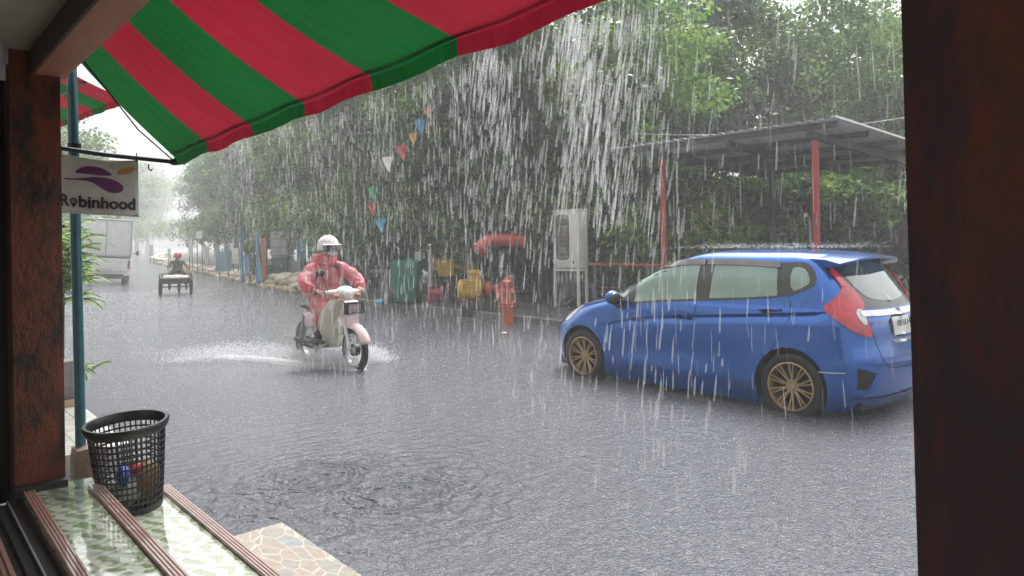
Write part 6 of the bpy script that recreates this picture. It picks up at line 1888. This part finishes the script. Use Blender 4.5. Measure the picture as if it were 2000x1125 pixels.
tag(link('awning_runoff', raw_mesh('awning_runoff', np.concatenate(VV), np.concatenate(FF), M['runoff'], 3)), 'water streaming off the awning edge', 'runoff', kind='stuff')
def drops(P, s):
    n = len(P); T = np.array([(1, 1, 1), (-1, -1, 1), (-1, 1, -1), (1, -1, -1)]) * .6
    ang = rg.uniform(0, 6.28, n); c, si = np.cos(ang), np.sin(ang)
    L = np.stack([np.stack([T[k, 0] * c - T[k, 1] * si, T[k, 0] * si + T[k, 1] * c, np.full(n, T[k, 2])], 1) for k in range(4)], 1)
    V = P[:, None, :] + L * s[:, None, None]
    F = np.array([(0, 1, 2), (0, 3, 1), (0, 2, 3), (1, 3, 2)])[None] + (np.arange(n) * 4)[:, None, None]
    return V.reshape(-1, 3), F.reshape(-1, 3)
# splash crowns where drops hit
n = 80000
r_ = rg.uniform(0, 1, n) ** .7 * 26 + 2.2; a = rg.uniform(-.25, 1.35, n)
P = np.stack([r_ * np.sin(a), r_ * np.cos(a), np.abs(rg.normal(size=n)) * .018 + .004], 1); P = P[(P[:, 0] > 1.72) & (P[:, 0] < 9.2 + np.maximum(0, P[:, 1] - 18) * .3)]
V, F = drops(P, rg.uniform(.001, .0030, len(P)) * (.30 + np.linalg.norm(P[:, :2], axis=1) * .18))
V2, F2 = None, None
# rain bursting on the car roof and bonnet
m_ = 1500; q = np.stack([rg.uniform(-.55, .55, m_) + 6.93, rg.uniform(-1.6, .3, m_) + 4.658, np.abs(rg.normal(size=m_)) * .022 + 1.452], 1)
V2, F2 = drops(q, rg.uniform(.002, .005, m_))
tag(link('rain_splashes', raw_mesh('rain_splashes', np.concatenate([V, V2]), np.concatenate([F, F2 + len(V)]), M['spray'], 3)), 'tiny splashes where rain strikes water and car roof', 'splashes', kind='stuff')
# bow wave and spray round the motorcycle
S = []
def fan(n, c, dirx, diry, L, up, jit, sz):
    t = rg.uniform(0, 1, n) ** 1.3
    x = c[0] + dirx * L * t + rg.normal(size=n) * jit * (1 + t); y = c[1] + diry * L * t + rg.normal(size=n) * jit * (1 + t)
    z = np.abs(up * 4 * t * (1 - t) * rg.uniform(.1, 1, n) + rg.normal(size=n) * .03 + .02 * (1 - t))
    S.append(drops(np.stack([x, y, z], 1), rg.uniform(sz * .4, sz, n)))
bx_, by_ = 4.47, 8.87
fan(5000, (bx_ - .05, by_ - .5), -1, .5, .6, .26, .05, .009)
fan(5000, (bx_ + .05, by_ - .5), 1, .35, .55, .22, .05, .009)
fan(7000, (bx_ - .08, by_ + .4), -1, 1.0, 1.3, .24, .09, .008)
fan(5000, (bx_ + .08, by_ + .4), .9, .9, .6, .2, .07, .008)
fan(6000, (bx_, by_ - .62), 0, 1, 1.5, .34, .09, .008)
fan(4000, (bx_ - .5, by_ + 1.0), -.5, 1, 1.6, .08, .16, .006)
off = 0; VV, FF = [], []
for V, F in S: VV.append(V); FF.append(F + off); off += len(V)
tag(link('tyre_spray', raw_mesh('tyre_spray', np.concatenate(VV), np.concatenate(FF), M['spray'], 3)), 'white spray thrown up by the motorcycle wheels', 'spray', kind='stuff')
# foaming bow waves as low ridges
wv = MB()
def ridge(pts, w_, h):
    P = [Vector(p) for p in chaikin(pts, 2, False)]; n = len(P); rr = random.Random(5)
    for i in range(n - 1):
        for s in range(6): pass
    g = []
    for i, p in enumerate(P):
        t = (P[min(i + 1, n - 1)] - P[max(i - 1, 0)]).normalized(); sdv = Vector((-t.y, t.x, 0)); k = math.sin(PI * (i + .5) / n)
        g.append([p + sdv * w_ * u * (1 + .3 * rr.uniform(-1, 1)) + Vector((0, 0, h * k * max(0, 1 - u * u) * rr.uniform(.6, 1.3) - .004)) for u in (-1, -.6, -.25, 0, .25, .6, 1)])
    for i in range(n - 1):
        for j in range(6): wv.add([g[i][j], g[i + 1][j], g[i + 1][j + 1], g[i][j + 1]], [(0, 1, 2, 3)])
ridge([(bx_ + .02, by_ - .75, 0), (bx_ - .25, by_ - .3, 0), (bx_ - .5, by_ + .6, 0), (bx_ - .75, by_ + 1.3, 0), (bx_ - .9, by_ + 1.7, 0)], .10, .06)
ridge([(bx_ - .02, by_ - .75, 0), (bx_ + .25, by_ - .3, 0), (bx_ + .5, by_ + .5, 0), (bx_ + .8, by_ + 1.1, 0), (bx_ + 1.0, by_ + 1.6, 0)], .10, .06)
tag(wv.build('bow_wave', M['spray'], smooth=60), 'low wake ridges spreading behind the motorcycle', 'wave', kind='stuff')
